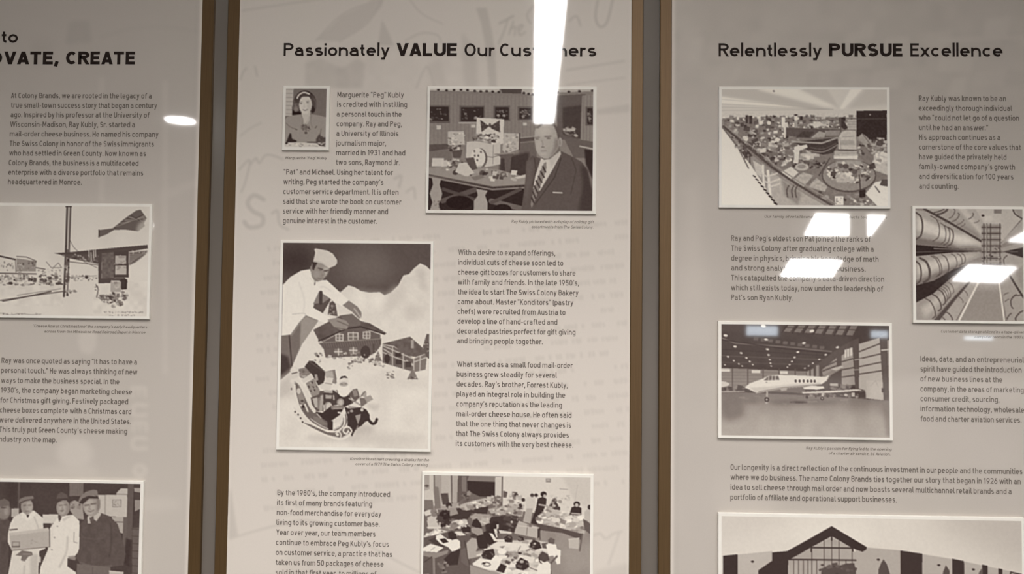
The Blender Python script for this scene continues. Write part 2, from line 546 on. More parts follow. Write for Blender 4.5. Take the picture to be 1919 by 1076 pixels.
    def n(s, poly, cell, amp, blur=0):
        """smooth tonal mottling inside a polygon"""
        P = s.m(poly)
        q = s.mask(P, 2)
        if q is None: return s
        M, x0, y0 = q
        h, w = M.shape
        c = max(2.0, cell * s.k)
        g = s.rng.rand(int(h / c) + 3, int(w / c) + 3) - 0.5
        yy, xx = np.mgrid[0:h, 0:w] / c
        iy, ix = yy.astype(int), xx.astype(int)
        fy, fx = yy - iy, xx - ix
        fy = fy * fy * (3 - 2 * fy); fx = fx * fx * (3 - 2 * fx)
        v = (g[iy, ix] * (1 - fx) + g[iy, ix + 1] * fx) * (1 - fy) + (g[iy + 1, ix] * (1 - fx) + g[iy + 1, ix + 1] * fx) * fy
        s.T[y0:y0 + h, x0:x0 + w] += M * v * 1.2 * amp
        return s

    def build(s, name, x0, z1, y, material, parent, soften=1):
        """grid mesh with the tones as a point attribute; x0 left, z1 top"""
        T = s._blur(s.T, soften)
        T = np.clip(T, 0, 1).reshape(s.ny, s.SS, s.nx, s.SS).mean((1, 3))
        Tp = np.pad(T, 1, mode='edge')
        Tv = (Tp[:-1, :-1] + Tp[1:, :-1] + Tp[:-1, 1:] + Tp[1:, 1:]) / 4
        Tv += 0.9 * (Tv - s._blur(Tv, 1))                      # keep the drawing crisp after averaging to corners
        off = np.array(parent.location)
        gx = x0 + np.linspace(0, s.wm, s.nx + 1)
        gz = z1 - np.linspace(0, s.hm, s.ny + 1)
        XX, ZZ = np.meshgrid(gx, gz)
        co = np.stack([XX, np.full_like(XX, y), ZZ], -1).reshape(-1, 3) - off
        nx, ny = s.nx, s.ny
        i = (np.arange(ny)[:, None] * (nx + 1) + np.arange(nx)[None, :]).ravel()
        quads = np.stack([i, i + nx + 1, i + nx + 2, i + 1], 1).astype(np.int32)
        me = bpy.data.meshes.new(name)
        me.vertices.add(len(co)); me.vertices.foreach_set('co', co.astype(np.float32).ravel())
        me.loops.add(quads.size); me.loops.foreach_set('vertex_index', quads.ravel())
        me.polygons.add(len(quads))
        me.polygons.foreach_set('loop_start', np.arange(0, quads.size, 4, dtype=np.int32))
        me.update(calc_edges=True)
        at = me.attributes.new('tone', 'FLOAT', 'POINT')
        at.data.foreach_set('value', np.clip(Tv, 0, 1).astype(np.float32).ravel())
        me.materials.append(material)
        o = bpy.data.objects.new(name, me)
        COL.objects.link(o)
        o.parent = parent
        return o


class Sub:
    """the same drawing calls in the units of a closer view: origin and scale in the parent's units"""

    def __init__(s, d, ox, oy, k):
        s.d, s.o, s.k = d, (ox, oy), k

    def t(s, pts): return [(s.o[0] + a * s.k, s.o[1] + b * s.k) for a, b in pts]

    def p(s, pts, tone, a=1.0, blur=0.0): s.d.p(s.t(pts), tone, a, blur * s.k); return s

    def l(s, pts, w, tone, a=1.0, blur=0.0): s.d.l(s.t(pts), w * s.k, tone, a, blur * s.k); return s

    def c(s, pts, w, tone, a=1.0, blur=0.0): s.d.c(s.t(pts), w * s.k, tone, a, 8, blur * s.k); return s

    def e(s, cx, cy, rx, ry, tone, a=1.0, blur=0.0, rot=0.0):
        (x, y), = s.t([(cx, cy)])
        s.d.e(x, y, rx * s.k, ry * s.k, tone, a, blur * s.k, rot); return s

    def x(s, poly, n, size, tones, **kw): s.d.x(s.t(poly), n, (size[0] * s.k, size[1] * s.k), tones, **kw); return s


def R4(x0, y0, x1, y1):
    return [(x0, y0), (x1, y0), (x1, y1), (x0, y1)]


# each painter draws in the units of its own enlarged view of the print
def paint_chef(d):
    d.p(R4(60, 60, 780, 400), .27)
    d.e(140, 150, 80, 70, .12, .9, 40).e(470, 170, 130, 90, .40, .8, 45).e(660, 120, 80, 60, .28, .8, 40)
    d.p([(68, 500), (120, 500), (185, 405), (270, 425), (200, 500), (150, 560), (118, 650), (62, 720)], .40)
    d.p([(160, 430), (185, 408), (262, 436), (190, 505), (155, 560)], .58, 1, 4)
    d.p([(66, 585), (100, 600), (112, 650), (62, 690)], .16, 1, 6).l([(105, 500), (118, 640)], 6, .2)
    d.p([(770, 190), (745, 168), (718, 157), (690, 180), (665, 208), (640, 214), (615, 262), (580, 295), (552, 308), (530, 293), (480, 296),
         (440, 288), (410, 270), (382, 262), (350, 290), (300, 330), (235, 440), (200, 490), (165, 540), (125, 630), (112, 668), (60, 712),
         (50, 1040), (790, 1040)], .90)
    d.p([(700, 185), (740, 190), (755, 290), (715, 280)], .78, .7, 12).p([(640, 365), (735, 360), (740, 420), (650, 425)], .82, .8, 16)
    d.p([(400, 300), (540, 300), (560, 360), (420, 370)], .97, .8, 20).p([(560, 300), (620, 260), (640, 330), (560, 380)], .82, .7, 15)
    d.n([(400, 280), (760, 200), (760, 480), (560, 480)], 40, .04).n(R4(60, 660, 757, 1030), 60, .05)
    d.p([(60, 720), (110, 680), (120, 760), (62, 800)], .74, .7, 14).e(560, 980, 190, 30, .78, .6, 18)
    d.p([(75, 262), (110, 225), (160, 195), (206, 187), (215, 215), (250, 240), (280, 238), (330, 283), (388, 336), (355, 362), (290, 322),
         (245, 292), (222, 350), (218, 368), (298, 415), (278, 442), (182, 404), (150, 440), (112, 494), (70, 500)], .96)
    d.c([(120, 400), (170, 395), (185, 404)], 4, .82).c([(150, 250), (175, 330), (172, 390)], 6, .88, .8, blur=3)
    f = Sub(d, 62.6, 62.6, .3722)
    f.p([(415, 775), (490, 615), (625, 700), (540, 760)], .50).l([(512, 628), (510, 762)], 42, .19)
    f.p([(380, 335), (400, 265), (430, 240), (530, 250), (622, 310), (602, 350), (588, 400), (556, 450), (520, 482), (470, 492), (430, 482), (395, 425)], .55)
    f.p([(540, 300), (622, 315), (592, 400), (552, 445), (545, 350)], .72, .9, 12).e(455, 410, 45, 55, .62, .8, 18).e(500, 290, 60, 22, .60, .7, 12)
    f.p([(408, 240), (474, 248), (446, 295), (422, 352), (402, 335)], .15, 1, 3).e(388, 330, 14, 34, .50)
    f.l([(478, 322), (534, 338)], 12, .24, 1, 3).l([(552, 358), (602, 350)], 13, .24, 1, 3).e(508, 346, 20, 7, .34, .8, 3).e(578, 366, 16, 6, .36, .8, 3)
    f.c([(545, 365), (558, 402), (530, 412)], 9, .42, .8, 4).l([(468, 448), (522, 462)], 9, .38, .8, 4).p([(400, 430), (440, 480), (480, 490), (470, 470), (430, 440)], .46, .8, 8)
    f.p([(428, 85), (445, 75), (590, 100), (662, 140), (718, 222), (716, 262), (690, 292), (618, 322), (520, 262), (414, 242), (440, 130)], .86).p([(420, 225), (520, 245), (610, 300), (520, 262), (414, 242)], .74, .9, 5)
    f.p([(430, 490), (448, 490), (440, 530), (428, 550)], .3).c([(370, 440), (430, 500), (520, 480)], 8, .88).c([(505, 560), (560, 560), (640, 610)], 8, .84, .8, 4)
    d.p([(355, 356), (384, 334), (425, 362), (443, 388), (444, 408), (432, 420), (402, 388)], .48).l([(410, 372), (440, 412)], 7, .66)
    d.p([(286, 400), (294, 345), (308, 336), (322, 350), (332, 408)], .28).x([(288, 400), (308, 336), (330, 405)], 22, (5, 12), (.1, .8))
    d.p([(218, 472), (330, 412), (346, 404), (400, 396), (442, 430), (484, 440), (562, 486), (548, 492), (500, 474), (400, 462), (376, 464), (262, 527), (244, 522)], .30)
    d.n([(218, 472), (400, 396), (562, 486), (262, 527)], 18, .08).p([(345, 408), (400, 395), (440, 430), (440, 450), (385, 455)], .38)
    d.l([(244, 524), (376, 466), (440, 456), (552, 490)], 6, .13)
    d.p([(260, 530), (376, 468), (440, 460), (532, 492), (534, 545), (512, 575), (482, 592), (276, 602)], .33)
    for x, y, w, h in ((322, 490, 38, 34), (380, 482, 50, 40), (450, 478, 36, 34)):
        d.p(R4(x, y, x + w, y + h), .82).p(R4(x + 5, y + 5, x + w - 5, y + h - 4), .42)
        d.l([(x + w / 2, y), (x + w / 2, y + h)], 5, .8).l([(x, y + h * .55), (x + w, y + h * .55)], 4, .72)
    d.p([(244, 534), (536, 512), (536, 540), (268, 562)], .30).l([(244, 534), (536, 512)], 4, .5)
    for x in range(255, 530, 11): d.l([(x, 536 - (x - 250) * .07), (x + 6, 558 - (x - 250) * .07)], 2, .45)
    for x, y in ((318, 560), (388, 553)):
        d.p(R4(x, y, x + 36, y + 30), .45).l([(x + 18, y), (x + 18, y + 30)], 5, .85).l([(x, y + 14), (x + 36, y + 14)], 5, .85)
    d.e(463, 575, 23, 30, .18).x([(276, 585), (510, 565), (500, 605), (250, 612)], 26, (6, 18), (.25, .9))
    d.l([(500, 540), (502, 575)], 9, .25)
    d.p([(284, 424), (330, 414), (372, 428), (386, 446), (378, 466), (350, 474), (318, 460)], .55).l([(330, 430), (384, 452)], 4, .35).l([(318, 460), (372, 470)], 3, .3)
    d.p([(540, 536), (672, 501), (757, 576), (700, 596), (655, 590), (598, 546)], .33).n([(540, 536), (672, 501), (757, 576), (655, 590)], 12, .08)
    d.p([(543, 540), (598, 550), (690, 604), (690, 667), (543, 624)], .36).p([(690, 604), (752, 580), (745, 655), (690, 668)], .44)
    for a in ([(543, 575), (690, 632)], [(590, 548), (590, 640)], [(640, 580), (640, 655)], [(545, 545), (690, 606), (690, 668)], [(690, 620), (750, 598)],
              [(548, 560), (588, 585)], [(655, 612), (690, 640)], [(720, 594), (718, 660)]):
        d.l(a, 5, .76)
    d.p(R4(603, 578, 630, 596), .15).p(R4(605, 610, 632, 632), .18).p(R4(650, 618, 678, 645), .2).e(565, 605, 13, 22, .15).p(R4(676, 515, 690, 556), .62)
    d.p([(732, 548), (750, 488), (762, 488), (762, 606), (745, 590)], .32).x([(735, 545), (752, 490), (762, 600)], 14, (5, 12), (.1, .8))
    d.p([(503, 617), (522, 568), (540, 617)], .42).x([(503, 617), (522, 568), (540, 617)], 8, (5, 9), (.2, .85))
    d.p([(658, 702), (685, 648), (710, 702)], .45).x([(658, 702), (685, 648), (710, 702)], 12, (5, 10), (.15, .85))
    d.x(R4(566, 662, 596, 696), 14, (8, 16), (.15, .6)).x(R4(228, 580, 252, 600), 6, (8, 14), (.3, .6)).x(R4(222, 575, 260, 625), 8, (6, 12), (.2, .7))
    d.x([(365, 640), (430, 595), (470, 600), (560, 635), (555, 648), (450, 618), (380, 656)], 60, (6, 14), (.2, .75))
    f = Sub(d, 87.6, 600.7, .3953)
    f.e(560, 960, 330, 50, .74, .5, 30).e(900, 850, 160, 60, .70, .6, 30).p([(960, 540), (1120, 560), (1080, 640), (990, 600)], .74, .6, 20)
    f.p([(228, 112), (280, 42), (335, 45), (472, 170), (466, 262), (452, 302), (392, 335), (340, 245), (300, 190)], .16).p([(345, 205), (375, 200), (392, 270), (360, 286)], .60).l([(280, 50), (470, 175)], 10, .28)
    f.p([(462, 172), (585, 145), (608, 250), (600, 315), (540, 302)], .50).p([(470, 175), (560, 160), (572, 232), (480, 252)], .68).l([(585, 150), (604, 300)], 8, .34)
    f.p([(470, 245), (572, 240), (556, 300), (542, 362), (522, 402), (460, 392), (402, 352), (415, 318), (480, 310)], .86).l([(470, 305), (555, 318)], 7, .45)
    f.p([(158, 140), (240, 120), (300, 190), (240, 262), (170, 232)], .46).x([(158, 140), (240, 120), (300, 190), (240, 262), (170, 232)], 18, (16, 44), (.15, .8))
    f.p([(240, 310), (340, 250), (412, 400), (396, 442), (320, 478)], .54).p([(188, 268), (310, 190), (338, 246), (216, 306)], .84)
    for x, y, r in ((315, 300, 13), (275, 352, 14), (330, 355, 11), (346, 392, 12), (300, 400, 10), (372, 350, 9)): f.e(x, y, r, r, .2).e(x - 12, y + 6, r * .6, r * .6, .75)
    f.p([(412, 400), (450, 400), (452, 640), (330, 640), (300, 480), (396, 442)], .28).p([(320, 490), (380, 475), (386, 602), (350, 592)], .70).p([(386, 480), (412, 475), (405, 622), (380, 616)], .48).p([(416, 455), (456, 440), (440, 640), (402, 640)], .64)
    f.p([(450, 395), (622, 388), (622, 562), (560, 572), (450, 562)], .20).p([(468, 388), (562, 394), (560, 426), (450, 416)], .70).p([(475, 445), (555, 450), (548, 492), (475, 490)], .64).l([(572, 455), (576, 500)], 16, .72).l([(590, 395), (612, 410)], 16, .75)
    f.e(510, 592, 50, 64, .60).e(520, 590, 36, 52, .80).p([(620, 430), (762, 448), (806, 540), (705, 585), (620, 562)], .15)
    f.e(655, 532, 44, 46, .58).e(655, 535, 26, 30, .74).l([(560, 345), (622, 322)], 28, .90).e(692, 384, 72, 86, .93, 1, 3)
    f.p([(636, 264), (740, 244), (758, 302), (640, 304)], .88).e(692, 318, 52, 26, .66).p([(640, 262), (664, 226), (712, 218), (742, 246), (690, 240)], .12).l([(658, 312), (682, 318)], 7, .4).l([(704, 316), (726, 310)], 7, .4)
    f.p([(748, 440), (800, 380), (852, 368), (884, 470), (832, 522)], .30).p([(792, 392), (842, 376), (866, 450), (816, 470)], .50).p([(890, 455), (930, 398), (962, 410), (962, 475)], .64).p([(938, 472), (1010, 445), (1042, 496), (960, 542)], .60).l([(890, 470), (950, 400)], 8, .3)
    f.p([(880, 480), (940, 480), (970, 540), (900, 590)], .40).l([(760, 488), (885, 560)], 18, .62).l([(780, 540), (870, 480)], 10, .34).p([(750, 575), (872, 590), (872, 618), (750, 612)], .60)
    f.p([(700, 582), (760, 610), (900, 590), (962, 618), (1002, 680), (1002, 742), (950, 762), (900, 812), (862, 832), (830, 860), (790, 940), (740, 820), (735, 700)], .13)
    f.c([(985, 735), (1030, 782), (1068, 772), (1086, 732)], 32, .12).p([(828, 690), (896, 670), (890, 722), (862, 792)], .58).e(910, 620, 19, 21, .80).e(786, 636, 20, 16, .62).e(748, 656, 12, 14, .55).l([(860, 810), (845, 850)], 14, .45)
    f.p([(105, 312), (142, 312), (200, 420), (262, 525), (332, 635), (425, 690), (505, 750), (522, 862), (420, 842), (300, 765), (200, 655), (150, 540), (115, 400)], .36)
    f.e(185, 470, 36, 95, .54, 1, 4, -14).e(158, 402, 25, 36, .80, 1, 3).e(185, 572, 13, 13, .86).e(212, 588, 14, 16, .1).e(200, 520, 18, 14, .25).l([(232, 560), (266, 642)], 20, .86).p([(330, 700), (420, 720), (500, 800), (430, 810), (340, 770)], .44)
    f.p([(340, 640), (440, 660), (540, 580), (692, 600), (650, 680), (565, 740), (562, 864), (505, 864), (500, 765), (430, 720)], .12).p([(530, 572), (702, 578), (692, 612), (550, 622)], .45).l([(572, 604), (672, 604)], 8, .68).l([(375, 670), (425, 720)], 12, .75)
    f.p([(562, 860), (650, 810), (690, 720), (720, 660), (735, 760), (700, 850), (600, 890)], .36).p([(200, 770), (300, 800), (500, 890), (620, 890), (740, 830), (760, 900), (660, 955), (480, 915), (330, 855)], .38)
    f.c([(75, 285), (140, 290), (210, 385), (285, 550), (345, 640)], 42, .88).c([(110, 296), (160, 335), (225, 470), (300, 640)], 7, .42)
    f.c([(112, 330), (125, 450), (180, 620), (280, 750), (400, 830), (520, 878), (620, 872), (690, 812), (706, 740), (690, 672), (630, 655)], 19, .90)
    f.c([(300, 730), (410, 805), (510, 850)], 9, .86).c([(555, 752), (620, 738), (652, 680)], 13, .86).c([(568, 775), (640, 750), (664, 700)], 9, .84).c([(570, 862), (650, 816), (682, 745), (672, 690)], 11, .84)
    f.c([(108, 612), (140, 722), (220, 792), (350, 862), (480, 922), (580, 962), (670, 972), (750, 932), (786, 872), (752, 826), (702, 832), (690, 880), (724, 906), (746, 876)], 19, .91)
    f.c([(598, 905), (636, 884), (662, 920), (650, 962)], 14, .88).e(620, 918, 18, 16, .86).c([(104, 602), (128, 640), (112, 668), (142, 702), (182, 694), (204, 742)], 18, .87)
    for x, y in ((116, 650), (152, 682), (182, 724), (205, 770)): f.e(x, y, 10, 12, .22)
    f.c([(152, 205), (142, 142), (102, 116), (66, 150), (76, 192)], 19, .87).p([(70, 190), (132, 190), (152, 232), (92, 262), (60, 240)], .84).l([(78, 196), (140, 180)], 11, .25).e(72, 378, 9, 14, .35)
    d.n(R4(58, 60, 768, 1030), 8, .02)


def paint_desk(d):
    d.p(R4(60, 90, 1200, 560), .50)
    for x in range(95, 800, 26): d.l([(x, 130), (x - 3, 540)], 3, .43)
    d.p([(85, 97), (1195, 97), (1195, 150), (560, 140), (85, 118)], .48, 1, 4).p([(85, 92), (560, 92), (560, 118), (85, 106)], .74)
    d.p([(705, 92), (1195, 92), (1195, 112), (950, 120), (800, 138), (710, 128)], .70).p([(568, 96), (712, 96), (708, 128), (580, 125)], .26)
    for x, y in ((150, 101), (205, 106), (255, 103), (302, 102), (346, 104), (395, 110), (435, 113), (475, 112), (516, 115), (556, 118), (725, 124), (757, 130), (785, 134), (950, 118), (1027, 116), (1097, 112), (1184, 108)):
        d.e(x, y, 10, 8, .2)
    d.p([(945, 140), (1140, 130), (1115, 435), (950, 435)], .34).p([(985, 220), (1108, 205), (1105, 430), (985, 400)], .22, 1, 5).l([(1118, 150), (1108, 430)], 8, .52)
    d.p([(1115, 140), (1192, 135), (1192, 480), (1110, 470)], .52)
    for x in (1128, 1150, 1172): d.l([(x, 140), (x - 6, 470)], 3, .42)
    for x0, y0, x1, y1 in ((70, 205, 228, 322), (290, 208, 462, 322), (520, 208, 632, 312), (682, 214, 782, 306), (1138, 215, 1195, 342)):
        d.p(R4(x0, y0, x1, y1), .36).p(R4(x0 + 12, y0 + 11, x1 - 9, y1 - 9), .14)
        d.x(R4(x0 + 20, y0 + 25, x1 - 18, y1 - 22), 14, (8, 26), (.2, .62))
    d.l([(290, 324), (462, 324)], 8, .74).l([(93, 322), (225, 322)], 6, .3)
    for q in ((137, 342, 168, 368), (370, 335, 398, 356), (718, 322, 744, 342)): d.p(R4(*q), .76)
    d.p([(85, 470), (216, 466), (216, 500), (85, 518)], .3).p([(85, 518), (240, 500), (240, 600), (85, 620)], .42)
    d.l([(700, 440), (800, 430)], 26, .3).l([(700, 425), (800, 415)], 6, .62).p([(700, 460), (810, 450), (810, 560), (690, 560)], .38)
    d.p([(560, 560), (760, 520), (760, 700), (560, 690)], .2, 1, 8)
    d.p([(214, 382), (320, 380), (328, 470), (214, 478)], .74).x(R4(218, 390, 320, 470), 24, (8, 24), (.4, .9)).x(R4(216, 474, 320, 512), 26, (10, 30), (.1, .9))
    d.p([(240, 512), (312, 505), (300, 560), (250, 560)], .3)
    d.p([(407, 288), (592, 298), (586, 462), (560, 472), (404, 410)], .82).p([(432, 304), (492, 346), (440, 386)], .24).p([(500, 346), (562, 306), (564, 388), (506, 362)], .24)
    d.e(497, 340, 9, 14, .3).x([(432, 304), (492, 346), (440, 386)], 8, (6, 14), (.3, .55)).x([(500, 346), (562, 306), (564, 388)], 8, (6, 14), (.3, .55))
    d.x([(385, 400), (565, 412), (530, 468), (390, 445)], 46, (14, 40), (.12, .95))
    d.p([(340, 452), (396, 446), (520, 470), (566, 450), (566, 602), (470, 622), (335, 562)], .77).l([(520, 472), (516, 600)], 4, .5).l([(470, 550), (516, 556), (566, 538)], 4, .35)
    d.e(425, 562, 54, 68, .35).e(416, 560, 50, 66, .83)
    for x, y in ((392, 515), (418, 545), (395, 545), (436, 520), (412, 575)): d.e(x, y, 6, 8, .35)
    d.p([(592, 392), (696, 396), (692, 500), (604, 534), (580, 505)], .72).x([(600, 400), (690, 400), (685, 500), (605, 525)], 34, (7, 22), (.35, .92)).l([(697, 396), (694, 505)], 7, .22)
    d.p([(528, 532), (662, 522), (640, 560), (632, 655), (598, 655), (594, 565)], .34).l([(530, 536), (660, 526)], 8, .55)
    d.p([(82, 632), (280, 600), (560, 640), (748, 690), (740, 740), (520, 756), (84, 672)], .56)
    d.p([(108, 562), (188, 562), (186, 618), (104, 616)], .79)
    d.x([(140, 600), (300, 570), (420, 610), (740, 670), (640, 715), (440, 700), (160, 640)], 60, (14, 46), (.12, .92))
    d.p([(330, 562), (388, 556), (412, 632), (372, 645)], .3).p([(288, 596), (338, 590), (392, 662), (332, 684), (262, 655)], .78).x(R4(222, 565, 285, 605), 14, (10, 26), (.1, .95))
    d.p([(370, 690), (440, 672), (462, 690), (395, 714)], .45).p([(660, 690), (742, 668), (738, 690), (680, 700)], .78)
    d.p([(78, 680), (515, 760), (740, 745), (720, 920), (78, 916)], .10)
    d.l([(84, 674), (516, 756), (742, 740)], 7, .26).l([(84, 688), (512, 772), (736, 758)], 12, .5)
    d.l([(178, 850), (395, 775)], 34, .3).l([(180, 770), (395, 840)], 22, .25).l([(505, 850), (725, 905)], 36, .38).l([(510, 860), (700, 770)], 24, .28)
    d.e(290, 860, 90, 45, .06).e(580, 905, 60, 35, .07)
    d.p([(104, 690), (168, 702), (157, 740), (176, 800), (165, 845), (150, 870), (162, 915), (90, 915), (108, 860), (90, 800), (112, 740)], .60)
    d.p([(405, 768), (482, 780), (464, 812), (480, 858), (480, 918), (386, 918), (388, 850), (414, 812)], .62)
    d.x(R4(110, 850, 160, 905), 8, (8, 18), (.35, .55))
    d.x(R4(985, 355, 1075, 410), 26, (8, 30), (.12, .8)).p([(1010, 360), (1068, 362), (1066, 380), (1012, 380)], .7)
    d.p([(990, 420), (1192, 450), (1192, 560), (1060, 560)], .36).l([(1100, 480), (1192, 500)], 10, .7).p([(1130, 500), (1192, 510), (1192, 720), (1140, 600)], .13, 1, 4)
    d.p([(706, 918), (736, 700), (742, 582), (782, 545), (836, 562), (975, 514), (1040, 545), (1112, 585), (1152, 640), (1178, 790), (1190, 920)], .30)
    d.p([(1105, 600), (1152, 640), (1190, 800), (1190, 918), (1090, 918), (1120, 740)], .19, 1, 10).p([(742, 590), (790, 560), (780, 700), (735, 860)], .36, .8, 8)
    d.l([(975, 560), (930, 690), (800, 870)], 5, .18).l([(1045, 560), (1075, 640), (1040, 800)], 4, .22).l([(795, 560), (805, 640), (785, 740)], 4, .2)
    f = Sub(d, 717.2, 268.9, .5999)
    f.p([(205, 485), (240, 505), (290, 495), (418, 402), (428, 440), (330, 622), (188, 858), (150, 780), (114, 838), (138, 690)], .80).p([(300, 500), (418, 410), (425, 440), (320, 600)], .72, .7, 8)
    f.p([(235, 545), (262, 528), (266, 592), (240, 682), (190, 822), (140, 952), (98, 1044), (88, 1002), (114, 862), (160, 720)], .50)
    for a in (((224, 580), (254, 640)), ((200, 636), (238, 700)), ((176, 690), (212, 756)), ((150, 742), (190, 815)), ((130, 800), (166, 875)), ((112, 865), (142, 935)), ((100, 930), (122, 985))): f.l(a, 17, .2, 1, 2)
    f.l([(340, 870), (438, 874)], 13, .84).p([(340, 400), (410, 345), (420, 405), (300, 498), (250, 500)], .40, .9, 6)
    f.p([(128, 275), (134, 180), (168, 120), (230, 84), (300, 84), (362, 110), (402, 180), (412, 250), (410, 345), (382, 402), (340, 452), (284, 492), (232, 492), (182, 455), (150, 402)], .66)
    f.e(235, 185, 80, 62, .74, .9, 24).e(190, 350, 40, 60, .72, .6, 20).p([(362, 250), (404, 290), (408, 365), (342, 450), (290, 484), (340, 400)], .48, .9, 14)
    f.p([(146, 150), (198, 96), (280, 74), (352, 90), (384, 142), (320, 112), (230, 106), (170, 152)], .36, 1, 8).p([(340, 104), (400, 148), (418, 240), (396, 285), (380, 200)], .32, 1, 6).e(420, 305, 20, 50, .62).e(416, 310, 9, 34, .48, .8, 3)
    f.l([(134, 258), (186, 252)], 10, .42, .9, 4).l([(248, 246), (314, 242)], 12, .36, .9, 4).e(160, 272, 20, 7, .40, .9, 4).e(288, 264, 22, 8, .34, .9, 3)
    f.c([(212, 290), (226, 330), (214, 366)], 9, .52, .8, 5).e(226, 363, 20, 7, .42, .8, 3).l([(205, 408), (266, 405)], 6, .42, .8, 3).e(230, 440, 34, 14, .72, .6, 8)
    d.n(R4(80, 95, 1190, 914), 10, .025)
    d.T = .5 + (d.T - .48) * 1.15


def paint_woman(d):
    d.p(R4(160, 100, 740, 600), .42)
    d.p([(170, 105), (292, 108), (272, 480), (165, 485)], .72)
    for y in range(125, 480, 55): d.l([(190, y), (272, y + 2)], 9, .56)
    d.p([(286, 115), (740, 112), (740, 500), (270, 475)], .41)
    d.p([(270, 360), (390, 430), (400, 470), (270, 474)], .04, 1, 4)
    d.e(440, 300, 152, 152, .22).e(325, 370, 52, 62, .34, 1, 6).e(320, 390, 28, 34, .52, .8, 8).e(550, 330, 45, 100, .26, 1, 6).e(545, 400, 32, 45, .10, 1, 6)
    d.c([(300, 280), (310, 340), (345, 400)], 10, .5, .7).c([(560, 250), (590, 320), (570, 380)], 10, .4, .6)
    d.p([(395, 440), (515, 430), (500, 560), (440, 600), (400, 555)], .74)
    d.e(448, 335, 86, 128, .80).e(500, 350, 30, 90, .70, .6, 12).p([(365, 240), (400, 205), (480, 200), (530, 240), (500, 225), (420, 225)], .22, 1, 4)
    d.c([(336, 245), (362, 200), (425, 168), (498, 190)], 20, .84).c([(345, 190), (400, 155), (470, 152), (540, 200)], 14, .14)
    d.l([(366, 298), (404, 294)], 7, .48, .8).l([(456, 286), (498, 282)], 7, .48, .8).e(388, 316, 16, 9, .38, .9, 4).e(476, 304, 16, 9, .36, .9, 4)
    d.l([(434, 330), (426, 360), (440, 366)], 6, .64, .8, 4).c([(416, 402), (444, 412), (474, 398)], 10, .38, .9, 8, 3)
    d.p([(172, 540), (200, 500), (255, 478), (392, 462), (420, 520), (440, 590), (470, 560), (520, 462), (640, 480), (725, 505), (730, 910), (160, 910)], .57)
    d.p([(400, 470), (440, 600), (500, 470), (505, 540), (470, 600), (430, 610)], .70, .9, 3)
    d.c([(190, 580), (240, 630), (330, 668)], 9, .42).c([(395, 470), (410, 560), (380, 640)], 6, .45).c([(530, 470), (520, 560), (540, 640)], 6, .46)
    d.c([(660, 660), (640, 760), (600, 800)], 12, .4).l([(580, 650), (600, 625)], 12, .36).l([(310, 660), (335, 670)], 12, .3)
    d.e(450, 645, 58, 48, .42).x(R4(392, 600, 512, 690), 34, (12, 30), (.15, .68)).e(455, 712, 20, 14, .25)
    d.p([(240, 715), (258, 725), (268, 790), (335, 818), (325, 838), (190, 838), (205, 805)], .12, 1, 4).p([(590, 800), (636, 725), (660, 770), (720, 775), (722, 880), (600, 885)], .25, 1, 5)
    d.x([(590, 800), (650, 760), (722, 780), (722, 880), (600, 885)], 16, (14, 40), (.08, .5))
    d.p([(170, 870), (220, 838), (400, 840), (600, 855), (640, 880), (725, 880), (725, 915), (160, 915)], .80)
    d.x(R4(180, 845, 700, 895), 26, (20, 60), (.45, .9), flat=.3).l([(475, 838), (590, 838)], 12, .18).p([(180, 850), (205, 830), (215, 850), (190, 866)], .08)
    d.l([(640, 880), (715, 892)], 10, .14)
    d.n(R4(165, 100, 735, 910), 14, .025)
    d.T = .5 + (d.T - .47) * 1.15


